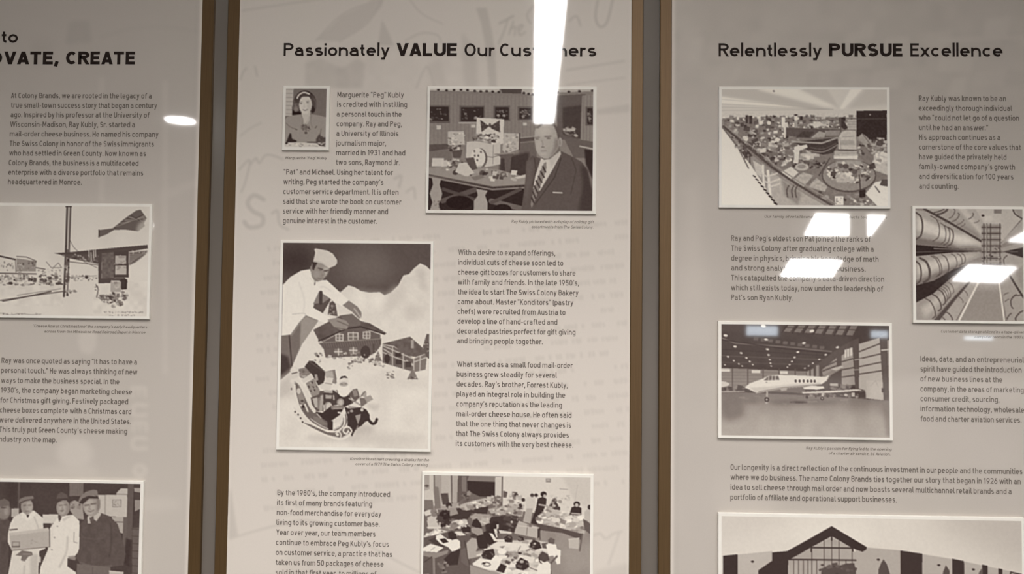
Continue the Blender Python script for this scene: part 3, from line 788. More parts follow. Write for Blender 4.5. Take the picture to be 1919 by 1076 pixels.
def paint_depot(d):
    d.p(R4(-130, 70, 850, 710), .90).p(R4(-130, 70, 60, 350), .80, .7, 60)
    d.n(R4(-130, 70, 850, 700), 90, .03)
    d.l([(377, 78), (372, 300), (362, 585)], 11, .24).l([(396, 78), (390, 300), (380, 575)], 9, .30).l([(387, 90), (378, 560)], 5, .75)
    d.l([(370, 82), (400, 82)], 7, .2).x([(368, 300), (394, 300), (382, 580), (358, 580)], 26, (5, 18), (.1, .6), flat=1.5, angle=8)
    d.c([(396, 275), (415, 310), (440, 335)], 3, .4)
    d.l([(-125, 335), (0, 360), (88, 379)], 8, .16).l([(-125, 395), (0, 400)], 3, .5)
    d.p([(95, 372), (205, 388), (204, 446), (95, 446)], .58).x([(95, 380), (204, 392), (204, 444), (95, 444)], 40, (5, 14), (.3, .85), flat=1.1)
    d.l([(95, 362), (150, 365), (206, 388)], 4, .3).l([(-125, 450), (0, 456), (206, 460)], 6, .3)
    d.x(R4(5, 395, 80, 440), 10, (6, 14), (.4, .75), flat=1.6).l([(88, 380), (92, 450)], 4, .4)
    d.x(R4(-125, 462, 206, 494), 60, (6, 20), (.15, .8), flat=1.1, angle=10).x(R4(-125, 488, 345, 522), 90, (8, 28), (.1, .85), flat=.5, angle=12)
    d.l([(205, 425), (256, 434)], 5, .3).x(R4(206, 436, 258, 490), 14, (6, 14), (.4, .8)).l([(262, 392), (290, 425), (346, 425)], 3, .4).l([(300, 425), (330, 398), (348, 425)], 4, .5)
    d.x(R4(262, 430, 350, 465), 14, (6, 14), (.5, .85)).x(R4(225, 465, 345, 512), 30, (8, 24), (.12, .7))
    d.x(R4(395, 468, 545, 500), 26, (6, 18), (.15, .85)).p(R4(480, 468, 496, 484), .12).l([(395, 480), (545, 470)], 3, .5)
    d.l([(-60, 618), (20, 606), (370, 556)], 5, .3).l([(20, 613), (130, 592), (290, 558)], 6, .22).l([(100, 580), (345, 543)], 3, .45).l([(-120, 600), (20, 610)], 4, .4)
    d.n(R4(-120, 500, 360, 640), 20, .05)
    d.p([(552, 256), (558, 214), (632, 205), (700, 150), (762, 106), (788, 100), (800, 118), (822, 148), (806, 178), (812, 192), (775, 222), (700, 212), (640, 214), (596, 240)], .34)
    for k in range(9): d.l([(640 + k * 12, 205 - k * 9), (800 + s_(k) * 14, 160 + k * 5 - 30)], 3, .2 + .5 * (k % 2))
    d.p([(775, 180), (830, 140), (830, 230), (760, 230)], .88, .6, 10).l([(556, 214), (556, 254)], 6, .2)
    d.p([(306, 344), (400, 338), (560, 322), (828, 298), (828, 318), (740, 334), (560, 352), (350, 354)], .24)
    d.p([(340, 352), (552, 350), (552, 404), (470, 388), (390, 372)], .28).x([(340, 352), (552, 350), (552, 404), (390, 372)], 30, (6, 20), (.1, .7))
    for x, y in ((500, 326), (512, 340), (526, 330), (536, 322)): d.l([(x, y), (x + 2, y + 42)], 5, .85)
    d.l([(392, 392), (552, 410)], 4, .35).l([(470, 390), (545, 425)], 3, .4).p([(552, 348), (572, 346), (570, 508), (554, 508)], .25)
    d.p([(572, 345), (642, 338), (640, 486), (572, 492)], .36).n([(572, 345), (642, 338), (640, 486), (572, 492)], 12, .12)
    d.p([(640, 336), (722, 332), (722, 480), (640, 482)], .22).p(R4(647, 358, 708, 404), .74).p(R4(647, 414, 710, 464), .76)
    d.x(R4(647, 358, 708, 462), 16, (8, 26), (.5, .85)).l([(644, 410), (716, 408)], 5, .2)
    d.p([(725, 340), (828, 330), (815, 352), (760, 395), (725, 412)], .36, 1, 3)
    for k in range(6): d.l([(728, 352 + k * 10), (806 - k * 13, 350 + k * 8)], 3, .62)
    d.x(R4(740, 332, 826, 348), 16, (6, 12), (.6, .9))
    d.p([(554, 486), (702, 482), (715, 500), (712, 545), (682, 548), (672, 498), (626, 496), (620, 512), (554, 512)], .24)
    d.p(R4(622, 502, 680, 560), .66).x(R4(624, 504, 678, 556), 12, (6, 20), (.5, .85)).p([(680, 488), (714, 490), (712, 545), (682, 546)], .16)
    d.x([(525, 556), (560, 580), (720, 556), (712, 600), (680, 632), (640, 642), (590, 625), (560, 598)], 80, (8, 28), (.12, .85), angle=40)
    d.c([(540, 520), (552, 545), (545, 590)], 5, .3).x(R4(530, 515, 558, 560), 8, (6, 14), (.2, .6))
    d.x(R4(368, 540, 432, 570), 14, (6, 18), (.08, .7)).n(R4(520, 500, 830, 690), 25, .06)
    d.x(R4(584, 669, 804, 677), 60, (3, 7), (.3, .6), a=.7, flat=.7).x(R4(614, 687, 762, 693), 40, (3, 6), (.3, .6), a=.7, flat=.7)
    d.c([(-100, 688), (20, 680), (60, 690), (120, 682), (180, 688), (236, 684)], 3, .6).x(R4(0, 680, 236, 692), 26, (4, 10), (.45, .75), flat=.8)


def s_(k):
    return math.sin(k * 2.3)


def paint_men(d):
    d.p(R4(-260, 110, 1470, 1410), .19).n(R4(-260, 110, 1440, 700), 120, .05)
    d.p(R4(180, 130, 200, 420), .30, 1, 4).p(R4(715, 128, 860, 275), .42)
    for x in range(728, 856, 18): d.l([(x, 130), (x, 272)], 5, .34)
    d.p([(1010, 262), (1312, 256), (1308, 492), (1110, 482), (1010, 440)], .76).l([(1090, 262), (1088, 480)], 9, .62).l([(1080, 262), (1078, 470)], 4, .5)
    d.p(R4(1158, 308, 1252, 388), .52).p(R4(1166, 316, 1244, 380), .72).x(R4(1172, 325, 1238, 372), 14, (10, 30), (.45, .7), flat=.4)
    d.p([(1196, 244), (1244, 194), (1322, 192), (1320, 252), (1200, 254)], .74).l([(1200, 252), (1316, 256)], 8, .5)
    d.p([(1150, 488), (1276, 488), (1272, 660), (1200, 640)], .66).l([(1180, 540), (1276, 542)], 9, .3)
    d.p([(1316, 140), (1380, 142), (1362, 720), (1300, 720)], .30).l([(1384, 150), (1364, 720)], 8, .16)
    d.p([(1382, 188), (1450, 188), (1448, 236), (1384, 226)], .60).p([(1390, 312), (1450, 312), (1440, 405), (1388, 432)], .55).p([(1270, 488), (1308, 488), (1300, 950), (1262, 950)], .33)
    d.p([(1366, 600), (1430, 598), (1424, 1400), (1352, 1400)], .32)
    for y in range(610, 1400, 75): d.l([(1360, y), (1428, y + 4)], 7, .2)
    d.p([(1300, 700), (1350, 740), (1330, 1000), (1270, 960)], .14, 1, 6)
    d.p(R4(116, 408, 194, 500), .70).p([(442, 468), (602, 466), (602, 560), (442, 560)], .84)
    d.p([(-260, 520), (60, 482), (112, 560), (96, 800), (80, 1410), (-260, 1410)], .26).n([(-260, 520), (60, 482), (100, 800), (-260, 1400)], 60, .06)
    d.e(35, 435, 72, 92, .48, 1, 6).p([(-30, 330), (40, 306), (92, 334), (98, 378), (10, 392), (-40, 380)], .36).l([(10, 400), (60, 402)], 12, .25).e(60, 440, 22, 40, .62, .7, 8)
    d.p([(720, 340), (770, 318), (850, 352), (868, 520), (800, 512), (724, 430)], .60).x(R4(730, 340, 850, 400), 10, (16, 44), (.25, .7)).e(790, 455, 45, 52, .62, .8, 8)
    d.p([(105, 570), (140, 500), (220, 450), (350, 428), (445, 505), (452, 640), (505, 700), (470, 830), (420, 850), (405, 1000), (400, 1410), (62, 1410), (95, 1080), (132, 850), (84, 760), (86, 660)], .88)
    d.c([(330, 440), (380, 560), (410, 640)], 12, .74, .8, blur=4).c([(260, 1000), (250, 1250)], 16, .72, .8, blur=6).p(R4(320, 880, 400, 1400), .70, .6, 14)
    d.e(276, 388, 64, 82, .56).e(300, 395, 34, 60, .70, .8, 10).p([(190, 345), (198, 312), (250, 286), (335, 276), (348, 298), (332, 320), (262, 332), (216, 366)], .44).l([(205, 350), (262, 325), (335, 312)], 9, .2)
    d.l([(240, 378), (268, 374)], 9, .28, .85, 4).l([(288, 374), (318, 372)], 9, .3, .85, 4).l([(280, 385), (284, 412)], 5, .45, .85, 4).l([(262, 436), (300, 436)], 8, .35, .85, 4)
    d.p([(225, 440), (276, 476), (310, 470), (345, 430), (370, 480), (285, 540), (225, 500)], .92, .9, 3).p([(272, 474), (306, 472), (296, 492), (284, 508)], .2)
    d.l([(104, 632), (178, 624)], 14, .35)
    d.p([(410, 850), (480, 820), (450, 960), (412, 960)], .2).p(R4(408, 905, 428, 965), .75)
    d.p([(510, 620), (590, 510), (645, 480), (755, 470), (822, 535), (822, 840), (770, 905), (702, 920), (700, 1000), (790, 1060), (790, 1410), (385, 1410), (425, 1010), (500, 830)], .91)
    d.c([(700, 700), (690, 850), (620, 1010)], 20, .76, .8, blur=8).c([(540, 560), (530, 760), (470, 950)], 14, .84, .7, blur=6).l([(768, 650), (765, 750), (800, 760)], 7, .6)
    for x, y in ((594, 590), (565, 706), (540, 834)): d.e(x, y, 9, 8, .62)
    d.p([(704, 900), (770, 890), (790, 912), (780, 940), (720, 925)], .55, .9, 5)
    d.e(650, 398, 70, 90, .54).e(640, 405, 40, 66, .70, .8, 10).p([(574, 330), (588, 300), (640, 286), (702, 288), (716, 322), (650, 318), (600, 340), (582, 360)], .2).p([(580, 306), (596, 258), (632, 234), (688, 260), (702, 296), (640, 300)], .30)
    d.l([(612, 376), (642, 370)], 9, .28, .85, 4).l([(660, 368), (690, 368)], 9, .3, .85, 4).l([(648, 380), (640, 410), (656, 414)], 6, .42, .85, 4).p([(616, 424), (664, 420), (650, 438), (626, 438)], .36, .85, 4)
    d.p([(602, 505), (640, 484), (632, 515), (612, 548)], .28).p([(640, 520), (720, 470), (745, 480), (660, 540)], .80, .9, 4)
    d.p([(98, 664), (330, 636), (498, 606), (522, 640), (512, 802), (300, 828), (122, 848)], .70).p([(98, 664), (498, 606), (510, 640), (110, 690)], .78, .9, 3).l([(514, 620), (518, 800)], 10, .4)
    d.l([(122, 846), (512, 804)], 6, .36).p(R4(128, 752, 208, 812), .5).p(R4(136, 760, 200, 798), .68).l([(132, 806), (208, 800)], 7, .25).x(R4(305, 735, 400, 770), 8, (14, 34), (.58, .66), flat=.3)
    d.p([(165, 895), (232, 842), (335, 858), (345, 888), (300, 905), (262, 955), (222, 945), (230, 900)], .42).l([(240, 880), (320, 880)], 6, .6)
    d.p([(822, 570), (898, 494), (1040, 448), (1130, 482), (1212, 562), (1262, 722), (1296, 870), (1272, 985), (1150, 1000), (980, 1008), (830, 966), (788, 912), (826, 800)], .27)
    d.c([(1140, 560), (1150, 720), (1130, 900)], 14, .19, .8, blur=6).c([(850, 700), (980, 720), (1080, 700)], 10, .34, .6, blur=5).c([(830, 960), (980, 1000), (1150, 992)], 18, .34)
    d.n([(830, 560), (1100, 480), (1260, 760), (1150, 980), (840, 950)], 50, .04).p([(800, 972), (1142, 1006), (1132, 1410), (784, 1410)], .38).l([(960, 1010), (950, 1400)], 6, .28)
    d.p([(902, 492), (920, 470), (1000, 455), (1045, 430), (1040, 470), (996, 535), (966, 512), (936, 560), (905, 560)], .74).p([(924, 502), (966, 480), (968, 512), (938, 556)], .3)
    d.e(945, 372, 90, 112, .58, 1, 2).e(930, 390, 55, 80, .70, .8, 12).p([(1000, 300), (1034, 310), (1030, 400), (1000, 430)], .44, 1, 6)
    d.p([(806, 336), (826, 284), (880, 232), (960, 206), (1002, 214), (1016, 282), (975, 262), (900, 284), (850, 346), (822, 354)], .46).p([(815, 348), (850, 300), (910, 272), (1010, 276), (1020, 300), (920, 300), (856, 356)], .17)
    d.l([(878, 372), (918, 366)], 12, .25, .85, 4).l([(940, 358), (988, 352)], 12, .25, .85, 4).l([(928, 370), (918, 408), (940, 414)], 7, .42, .85, 4).c([(905, 428), (935, 436), (968, 420)], 9, .32, .85, 8, 3).e(1020, 342, 12, 28, .46)
    d.p([(1128, 1040), (1274, 1052), (1264, 1410), (1122, 1410)], .74).l([(1128, 1044), (1270, 1056)], 8, .86)
    d.n(R4(-250, 120, 1440, 1400), 16, .025)


def paint_office(d):
    d.p(R4(40, 80, 1320, 1000), .36).p([(640, 85), (1320, 85), (1320, 420), (640, 330)], .78).p([(1100, 90), (1320, 90), (1320, 330), (1190, 280)], .72, .8, 12)
    d.p(R4(50, 85, 320, 350), .58).p(R4(100, 88, 130, 330), .72).l([(136, 90), (140, 340)], 8, .36).p(R4(190, 88, 262, 320), .66).l([(266, 92), (270, 300)], 9, .3).p(R4(272, 90, 316, 290), .62)
    d.p([(316, 88), (402, 88), (385, 240), (308, 300)], .30).p(R4(345, 95, 378, 210), .42).p([(400, 90), (600, 92), (596, 132), (385, 128)], .45)
    d.p([(385, 128), (597, 134), (592, 246), (480, 246), (388, 205)], .13).l([(385, 127), (597, 133)], 5, .4).p([(596, 95), (648, 95), (644, 245), (592, 245)], .74).l([(649, 92), (645, 330)], 9, .28).p([(655, 200), (688, 210), (680, 250), (655, 250)], .3)
    d.p(R4(974, 104, 1012, 132), .5).p(R4(980, 110, 1006, 120), .66).l([(1078, 180), (1136, 184)], 7, .6).l([(1212, 150), (1188, 282)], 4, .66)
    d.p([(900, 470), (1320, 490), (1320, 1000), (880, 1000)], .50).n(R4(900, 480, 1310, 990), 60, .05).p([(1090, 640), (1310, 560), (1310, 780), (1120, 800)], .56, .8, 30)
    d.p([(62, 208), (95, 196), (128, 212), (150, 312), (140, 322), (62, 322)], .74).e(78, 186, 17, 20, .6).e(80, 172, 17, 10, .3).p([(62, 276), (126, 278), (132, 346), (60, 350)], .4)
    d.p([(186, 228), (240, 224), (250, 312), (200, 310)], .24).p([(132, 175), (168, 180), (185, 340), (140, 345)], .42)
    d.p([(238, 340), (545, 320), (530, 388), (420, 372), (375, 435), (250, 410)], .17)
    d.p([(296, 322), (420, 280), (560, 248), (640, 256), (600, 290), (480, 330), (378, 354)], .66).x([(300, 318), (560, 250), (640, 258), (480, 328), (380, 350)], 50, (12, 36), (.3, .88))
    d.x(R4(340, 230, 420, 290), 14, (14, 34), (.15, .6)).e(398, 222, 16, 18, .5)
    d.x([(540, 245), (640, 245), (640, 320), (600, 330), (560, 290)], 26, (14, 36), (.2, .75)).x([(690, 215), (780, 215), (800, 290), (690, 290)], 34, (16, 40), (.3, .85))
    d.p([(540, 340), (700, 300), (810, 300), (800, 390), (700, 400), (580, 395)], .62).x([(540, 340), (700, 300), (810, 300), (800, 390), (580, 395)], 44, (14, 42), (.25, .9))
    d.e(752, 230, 15, 13, .16).e(758, 240, 9, 9, .62).e(806, 266, 14, 13, .16).p([(770, 300), (790, 292), (800, 318), (780, 332)], .15)
    d.p([(822, 250), (862, 240), (916, 252), (894, 322), (878, 330), (858, 442), (804, 428), (828, 330)], .74).e(872, 231, 15, 13, .22).e(902, 230, 14, 13, .15).p([(892, 250), (916, 252), (900, 310)], .8).p([(830, 330), (876, 330), (858, 440), (806, 426)], .62)
    d.p([(914, 256), (950, 240), (980, 256), (975, 300), (958, 336), (930, 460), (862, 440), (900, 330)], .14).e(958, 222, 23, 20, .12).e(966, 236, 12, 13, .66).l([(925, 300), (985, 310)], 12, .62)
    d.p([(985, 330), (1010, 290), (1050, 278), (1082, 320), (1080, 340)], .2).e(1040, 268, 20, 16, .3).x(R4(990, 230, 1150, 320), 20, (14, 36), (.5, .8))
    d.p([(918, 392), (982, 332), (1272, 378), (1262, 515), (1100, 478), (914, 440)], .68).x([(918, 392), (982, 332), (1272, 378), (1262, 510), (1100, 474), (914, 436)], 90, (22, 64), (.4, .92), flat=.5)
    d.p([(905, 440), (1100, 478), (1250, 516), (1236, 560), (1100, 510), (920, 490)], .26).l([(1245, 515), (1225, 640)], 10, .34).l([(925, 480), (930, 560)], 10, .3)
    d.p([(1152, 368), (1166, 318), (1200, 304), (1240, 322), (1238, 372), (1200, 376)], .14).e(1205, 292, 24, 20, .12).e(1204, 300, 13, 14, .68).l([(1168, 362), (1230, 366)], 10, .66)
    d.p([(1262, 350), (1290, 320), (1310, 330), (1308, 440), (1262, 400)], .68).e(1300, 314, 14, 18, .14).p([(1250, 400), (1310, 440), (1308, 520), (1262, 480)], .3)
    d.p([(1143, 556), (1222, 544), (1216, 628), (1146, 622)], .68).l([(1143, 556), (1222, 546)], 6, .8)
    d.p([(416, 400), (440, 372), (560, 380), (550, 420), (500, 450), (430, 440)], .58).x(R4(540, 390, 760, 500), 46, (24, 70), (.1, .5)).x(R4(640, 395, 760, 450), 14, (10, 24), (.5, .85))
    d.p([(58, 548), (180, 478), (300, 425), (380, 418), (392, 452), (240, 512), (58, 604)], .74).x([(58, 548), (180, 478), (380, 418), (392, 452), (240, 512), (58, 604)], 36, (18, 56), (.35, .95))
    d.p([(60, 604), (240, 514), (390, 455), (390, 500), (300, 560), (140, 580)], .22).p([(208, 345), (300, 335), (318, 378), (230, 404)], .54).e(246, 316, 22, 22, .16).e(252, 330, 12, 12, .6)
    d.p([(56, 370), (90, 352), (160, 350), (165, 372), (70, 400)], .78).p([(84, 410), (130, 384), (180, 410), (182, 492), (90, 496)], .70).e(132, 366, 26, 22, .46).e(140, 378, 16, 12, .3)
    d.x(R4(165, 370, 250, 440), 20, (20, 50), (.08, .35)).p([(180, 402), (240, 396), (252, 440), (190, 450)], .14)
    f = Sub(d, 40, 359.8, .6771)
    f.p([(20, 300), (480, 180), (760, 330), (560, 480), (520, 900), (20, 950)], .30).x([(300, 170), (520, 150), (540, 240), (360, 290)], 22, (30, 80), (.12, .85))
    f.p([(440, 190), (500, 150), (550, 180), (545, 230), (460, 230)], .13).p([(370, 225), (450, 230), (495, 262), (420, 272)], .82).e(490, 165, 14, 10, .8)
    f.p([(700, 60), (1060, 40), (1060, 220), (860, 230), (720, 250)], .16).x([(860, 60), (1060, 50), (1060, 200), (900, 210)], 16, (30, 80), (.12, .4)).e(1002, 108, 14, 14, .7)
    f.p([(548, 60), (660, 40), (780, 50), (740, 130), (680, 160), (560, 80)], .58).x([(560, 50), (770, 50), (720, 140), (640, 120)], 14, (30, 70), (.5, .8))
    f.p([(550, 185), (600, 172), (672, 190), (684, 245), (620, 275), (556, 225)], .55).p([(556, 155), (578, 92), (616, 76), (656, 125), (674, 182), (600, 176)], .13, 1, 3)
    f.p([(1040, 190), (1080, 92), (1160, 120), (1316, 168), (1290, 285), (1030, 235)], .66).l([(1180, 130), (1165, 250)], 8, .42).l([(1075, 150), (1310, 172)], 6, .8).p([(1190, 130), (1225, 136), (1222, 162), (1190, 160)], .4).p([(1290, 180), (1320, 165), (1310, 270), (1285, 285)], .16)
    f.p([(740, 390), (840, 325), (1200, 300), (1420, 330), (1420, 480), (1290, 640), (930, 720), (700, 720), (560, 600), (640, 520)], .74)
    f.x([(760, 380), (1200, 310), (1400, 360), (1290, 620), (940, 700), (660, 560)], 70, (40, 130), (.55, .95), flat=.45).x([(820, 380), (1200, 330), (1360, 400), (1240, 560), (900, 560)], 26, (24, 60), (.15, .5))
    f.p([(750, 385), (840, 330), (1200, 345), (1192, 405), (1060, 440), (880, 430)], .84, .9).l([(1060, 450), (1100, 375)], 8, .45).e(895, 440, 50, 28, .88).p([(860, 480), (960, 480), (940, 515), (850, 515)], .85).p([(860, 385), (930, 375), (900, 400)], .4).p([(1070, 440), (1115, 445), (1105, 465), (1070, 462)], .15)
    f.p([(940, 440), (1050, 430), (1080, 480), (980, 500)], .52, .8, 4).p([(1120, 470), (1260, 500), (1230, 560), (1110, 540)], .82)
    f.p([(690, 225), (770, 195), (830, 255), (856, 322), (760, 365), (690, 335)], .12).p([(768, 135), (800, 100), (850, 104), (862, 140), (832, 178), (800, 222), (758, 192)], .11, 1, 2).p([(832, 140), (858, 134), (858, 182), (836, 192)], .72)
    f.p([(802, 190), (836, 185), (852, 270), (832, 292)], .82).p([(838, 230), (900, 250), (900, 300), (845, 300)], .34).p([(752, 235), (790, 240), (832, 300), (922, 300), (922, 326), (808, 326)], .82).p([(856, 198), (1002, 218), (1002, 242), (872, 236)], .76)
    f.p([(60, 110), (100, 70), (160, 60), (215, 100), (210, 190), (80, 195)], .72).l([(185, 100), (190, 150)], 12, .35).x(R4(200, 20, 300, 170), 16, (40, 90), (.08, .3)).l([(70, 185), (210, 185)], 20, .78).e(140, 40, 30, 26, .45)
    f.p([(75, 325), (200, 270), (290, 340), (240, 420), (170, 380)], .20).p([(162, 272), (210, 252), (292, 312), (400, 310), (428, 330), (432, 402), (346, 458), (300, 402), (210, 362), (158, 312)], .86).p([(200, 312), (262, 300), (302, 342), (240, 358)], .13).p([(295, 240), (330, 224), (386, 250), (392, 302), (340, 320), (300, 296)], .14, 1, 2)
    f.p([(20, 410), (100, 365), (248, 405), (170, 460), (20, 450)], .86).l([(100, 440), (150, 400)], 5, .5).p([(20, 452), (170, 462), (300, 430), (290, 470), (150, 525), (20, 500)], .50).l([(135, 520), (145, 900)], 24, .48).l([(30, 570), (115, 510)], 10, .2)
    f.p([(248, 532), (330, 452), (432, 420), (402, 592), (300, 602)], .15).l([(300, 600), (360, 700), (430, 600)], 9, .3).l([(260, 590), (240, 680)], 14, .14).x(R4(150, 560, 300, 680), 10, (30, 70), (.3, .55))
    f.p([(612, 270), (690, 248), (732, 340), (732, 402), (650, 412), (608, 362)], .13).p([(498, 352), (560, 290), (612, 300), (626, 392), (606, 442), (682, 430), (666, 492), (518, 528)], .62).p([(538, 266), (580, 240), (618, 260), (602, 292), (560, 292)], .2, 1, 2).l([(620, 485), (670, 470)], 22, .80)
    f.l([(480, 330), (510, 520), (550, 640)], 16, .24).p([(440, 430), (490, 400), (530, 620), (440, 560)], .34)
    for q in ([(664, 480), (718, 420), (800, 410), (816, 480), (772, 532), (680, 516)], [(918, 282), (960, 254), (1006, 270), (1006, 336), (930, 332)], [(1048, 292), (1080, 264), (1130, 274), (1142, 310), (1080, 318)], [(1203, 342), (1240, 300), (1312, 330), (1332, 392), (1260, 412), (1203, 386)], [(1043, 582), (1100, 500), (1182, 540), (1196, 602), (1130, 642), (1048, 622)]):
        f.p(q, .13, 1, 2).x(q, 5, (14, 40), (.2, .45))
    f.e(1256, 345, 15, 12, .66).e(1112, 545, 24, 18, .62).l([(700, 420), (760, 408)], 16, .82)
    f.p([(1330, 340), (1400, 330), (1400, 400), (1340, 390)], .3).p([(1378, 352), (1430, 330), (1490, 350), (1502, 402), (1542, 412), (1536, 560), (1500, 568), (1460, 472), (1410, 482)], .87).p([(1400, 302), (1430, 274), (1478, 294), (1468, 348), (1410, 336)], .32, 1, 3)
    f.l([(1420, 570), (1500, 480)], 20, .32).l([(1430, 640), (1450, 900)], 14, .3).p([(1270, 640), (1310, 540), (1370, 520), (1428, 562), (1436, 940), (1260, 940)], .86).p([(1300, 472), (1340, 428), (1402, 460), (1418, 522), (1360, 548), (1310, 522)], .24, 1, 3).c([(1300, 490), (1310, 540), (1330, 560)], 10, .15)
    f.p([(1190, 600), (1280, 610), (1280, 660), (1200, 650)], .80).l([(1200, 610), (1280, 640)], 8, .3)
    f.p([(638, 520), (830, 540), (884, 570), (832, 645), (740, 642), (560, 580)], .86).e(692, 572, 18, 12, .12).c([(670, 580), (720, 560), (765, 580), (740, 600), (690, 596)], 8, .2).p([(535, 590), (740, 650), (835, 662), (900, 700), (900, 940), (560, 940)], .55).l([(540, 590), (760, 660)], 6, .4)
    f.p([(828, 652), (880, 568), (946, 600), (912, 674)], .13).p([(920, 680), (1050, 630), (1280, 660), (1260, 940), (900, 940)], .84).x(R4(930, 660, 1250, 900), 24, (40, 120), (.5, .95))
    f.x(R4(20, 720, 520, 920), 22, (40, 110), (.2, .55))
    d.n(R4(50, 85, 1310, 990), 9, .018)
    d.T = .5 + (d.T - .48) * 1.15


def paint_store(d):
    d.p(R4(70, 55, 1245, 260), .74).p([(80, 66), (330, 66), (880, 200), (700, 200), (83, 110)], .66, .9, 10).p([(83, 120), (700, 205), (83, 165)], .84, .9, 6).p([(340, 66), (620, 66), (890, 190), (800, 190)], .82, .9, 14)
    d.p([(640, 66), (820, 66), (900, 195)], .68, .8, 10).p([(980, 66), (1060, 66), (930, 200), (905, 200)], .84, .9, 8).p([(1080, 66), (1232, 66), (1232, 170), (960, 198)], .66, .8, 14)
    for y in (135, 168, 190, 214): d.l([(83, y), (860, 205)], 3, .62)
    d.e(446, 78, 8, 6, .4).p([(83, 240), (900, 208), (1230, 190), (1230, 270), (83, 275)], .73)
    d.p([(80, 330), (290, 600), (470, 880), (70, 880)], .86).n([(80, 330), (290, 600), (460, 870), (83, 870)], 70, .03)
    d.p([(86, 268), (500, 250), (1020, 262), (1020, 420), (1240, 470), (1240, 885), (850, 880), (430, 625), (270, 505), (108, 345)], .42)
    d.x([(86, 262), (500, 246), (1020, 250), (1020, 330), (150, 340)], 210, (7, 34), (.1, .92), flat=.7, angle=12)
    d.p(R4(250, 246, 266, 302), .2).p(R4(274, 250, 296, 306), .18).p(R4(392, 246, 402, 282), .25).p(R4(500, 258, 524, 310), .82).p(R4(588, 246, 612, 280), .86).p(R4(588, 280, 611, 334), .58).e(600, 244, 14, 6, .2)
    d.p(R4(628, 252, 646, 276), .14).p(R4(720, 290, 830, 334), .75).x(R4(720, 285, 900, 335), 26, (10, 30), (.15, .8))
    d.x([(120, 330), (520, 310), (640, 400), (560, 470), (300, 480)], 130, (12, 48), (.12, .86), angle=30)
    d.p([(528, 332), (905, 344), (896, 392), (700, 405), (528, 388)], .28).p([(800, 352), (905, 350), (900, 388), (808, 390)], .5).p([(700, 404), (762, 356), (806, 368), (800, 398)], .58).p([(600, 400), (650, 356), (730, 362), (690, 400)], .2).p(R4(516, 330, 530, 405), .8)
    d.p([(900, 262), (915, 258), (962, 330), (940, 346), (905, 320)], .16).l([(910, 262), (912, 385)], 9, .3).p([(960, 275), (1022, 270), (1022, 345), (960, 345)], .64)
    for y in (290, 308, 326): d.l([(960, y), (1020, y)], 3, .48)
    d.p([(1021, 214), (1232, 211), (1230, 420), (1110, 412), (1021, 392)], .12).l([(1024, 270), (1230, 268)], 5, .24).e(1116, 240, 6, 6, .6)
    d.p([(896, 400), (918, 360), (950, 350), (1016, 352), (1022, 486), (896, 484)], .70).p([(910, 420), (1000, 418), (1014, 452), (906, 452)], .58, .9, 4).l([(905, 400), (912, 480)], 5, .55).l([(925, 395), (1005, 392)], 4, .5).l([(896, 486), (1020, 488)], 8, .22)
    d.p([(862, 522), (1032, 516), (1028, 552), (862, 548)], .80).l([(864, 528), (1030, 522)], 4, .55).p([(866, 494), (1024, 492), (1024, 518), (866, 520)], .62)
    d.p([(1028, 402), (1060, 368), (1100, 400), (1156, 484), (1138, 518), (1080, 460)], .56).l([(1062, 372), (1150, 490)], 6, .35).x([(1040, 440), (1080, 450), (1060, 530), (1030, 530)], 16, (10, 30), (.1, .85)).x(R4(1110, 415, 1236, 510), 44, (14, 54), (.15, .85))
    d.p([(1140, 520), (1238, 508), (1238, 660), (1140, 625)], .70).x(R4(1140, 515, 1236, 640), 16, (24, 64), (.5, .85), flat=.4)
    d.p([(270, 470), (500, 450), (520, 560), (430, 600), (300, 510)], .36).x([(260, 420), (540, 430), (540, 590), (440, 600), (270, 490)], 90, (14, 48), (.14, .84))
    d.p([(528, 438), (558, 436), (556, 570), (526, 560)], .4).x([(530, 440), (700, 460), (720, 590), (560, 600)], 50, (16, 54), (.15, .85))
    d.p([(578, 432), (700, 420), (886, 400), (896, 446), (858, 508), (790, 520), (690, 496), (650, 466)], .19).l([(578, 430), (700, 436), (780, 440), (886, 402)], 12, .58).c([(690, 490), (790, 500), (890, 450)], 7, .5).c([(700, 470), (790, 480), (880, 440)], 4, .36)
    d.p([(588, 466), (676, 448), (682, 470), (626, 492), (616, 582), (586, 580)], .78).p([(630, 512), (740, 510), (764, 532), (700, 560), (622, 552)], .7).x(R4(630, 510, 760, 560), 12, (14, 36), (.4, .9)).e(640, 606, 48, 26, .66).e(640, 602, 30, 14, .5)
    d.x(R4(700, 555, 800, 620), 22, (14, 34), (.12, .6)).e(550, 556, 24, 14, .8).e(545, 550, 14, 8, .5).l([(835, 545), (760, 665)], 7, .22)
    d.p([(496, 640), (566, 604), (618, 645), (566, 692)], .76).p([(578, 694), (650, 642), (722, 664), (652, 744)], .62).p([(688, 742), (742, 680), (818, 740), (792, 794)], .62).n([(578, 694), (650, 642), (722, 664), (818, 740), (792, 794), (688, 742)], 14, .1)
    d.p([(700, 750), (850, 790), (1060, 790), (1090, 875), (860, 875)], .40).x(R4(760, 780, 1060, 870), 20, (20, 60), (.2, .6))
    d.e(968, 666, 190, 116, .26).e(968, 662, 182, 108, .50).p([(880, 560), (1060, 552), (1050, 600), (880, 610)], .60, .8, 10)
    d.x([(815, 600), (960, 580), (1140, 600), (1120, 690), (960, 720), (850, 690)], 110, (14, 46), (.1, .95), angle=45).p([(878, 650), (920, 640), (1010, 690), (990, 715), (880, 712)], .70, .8, 5).l([(1040, 660), (1048, 780)], 7, .18)
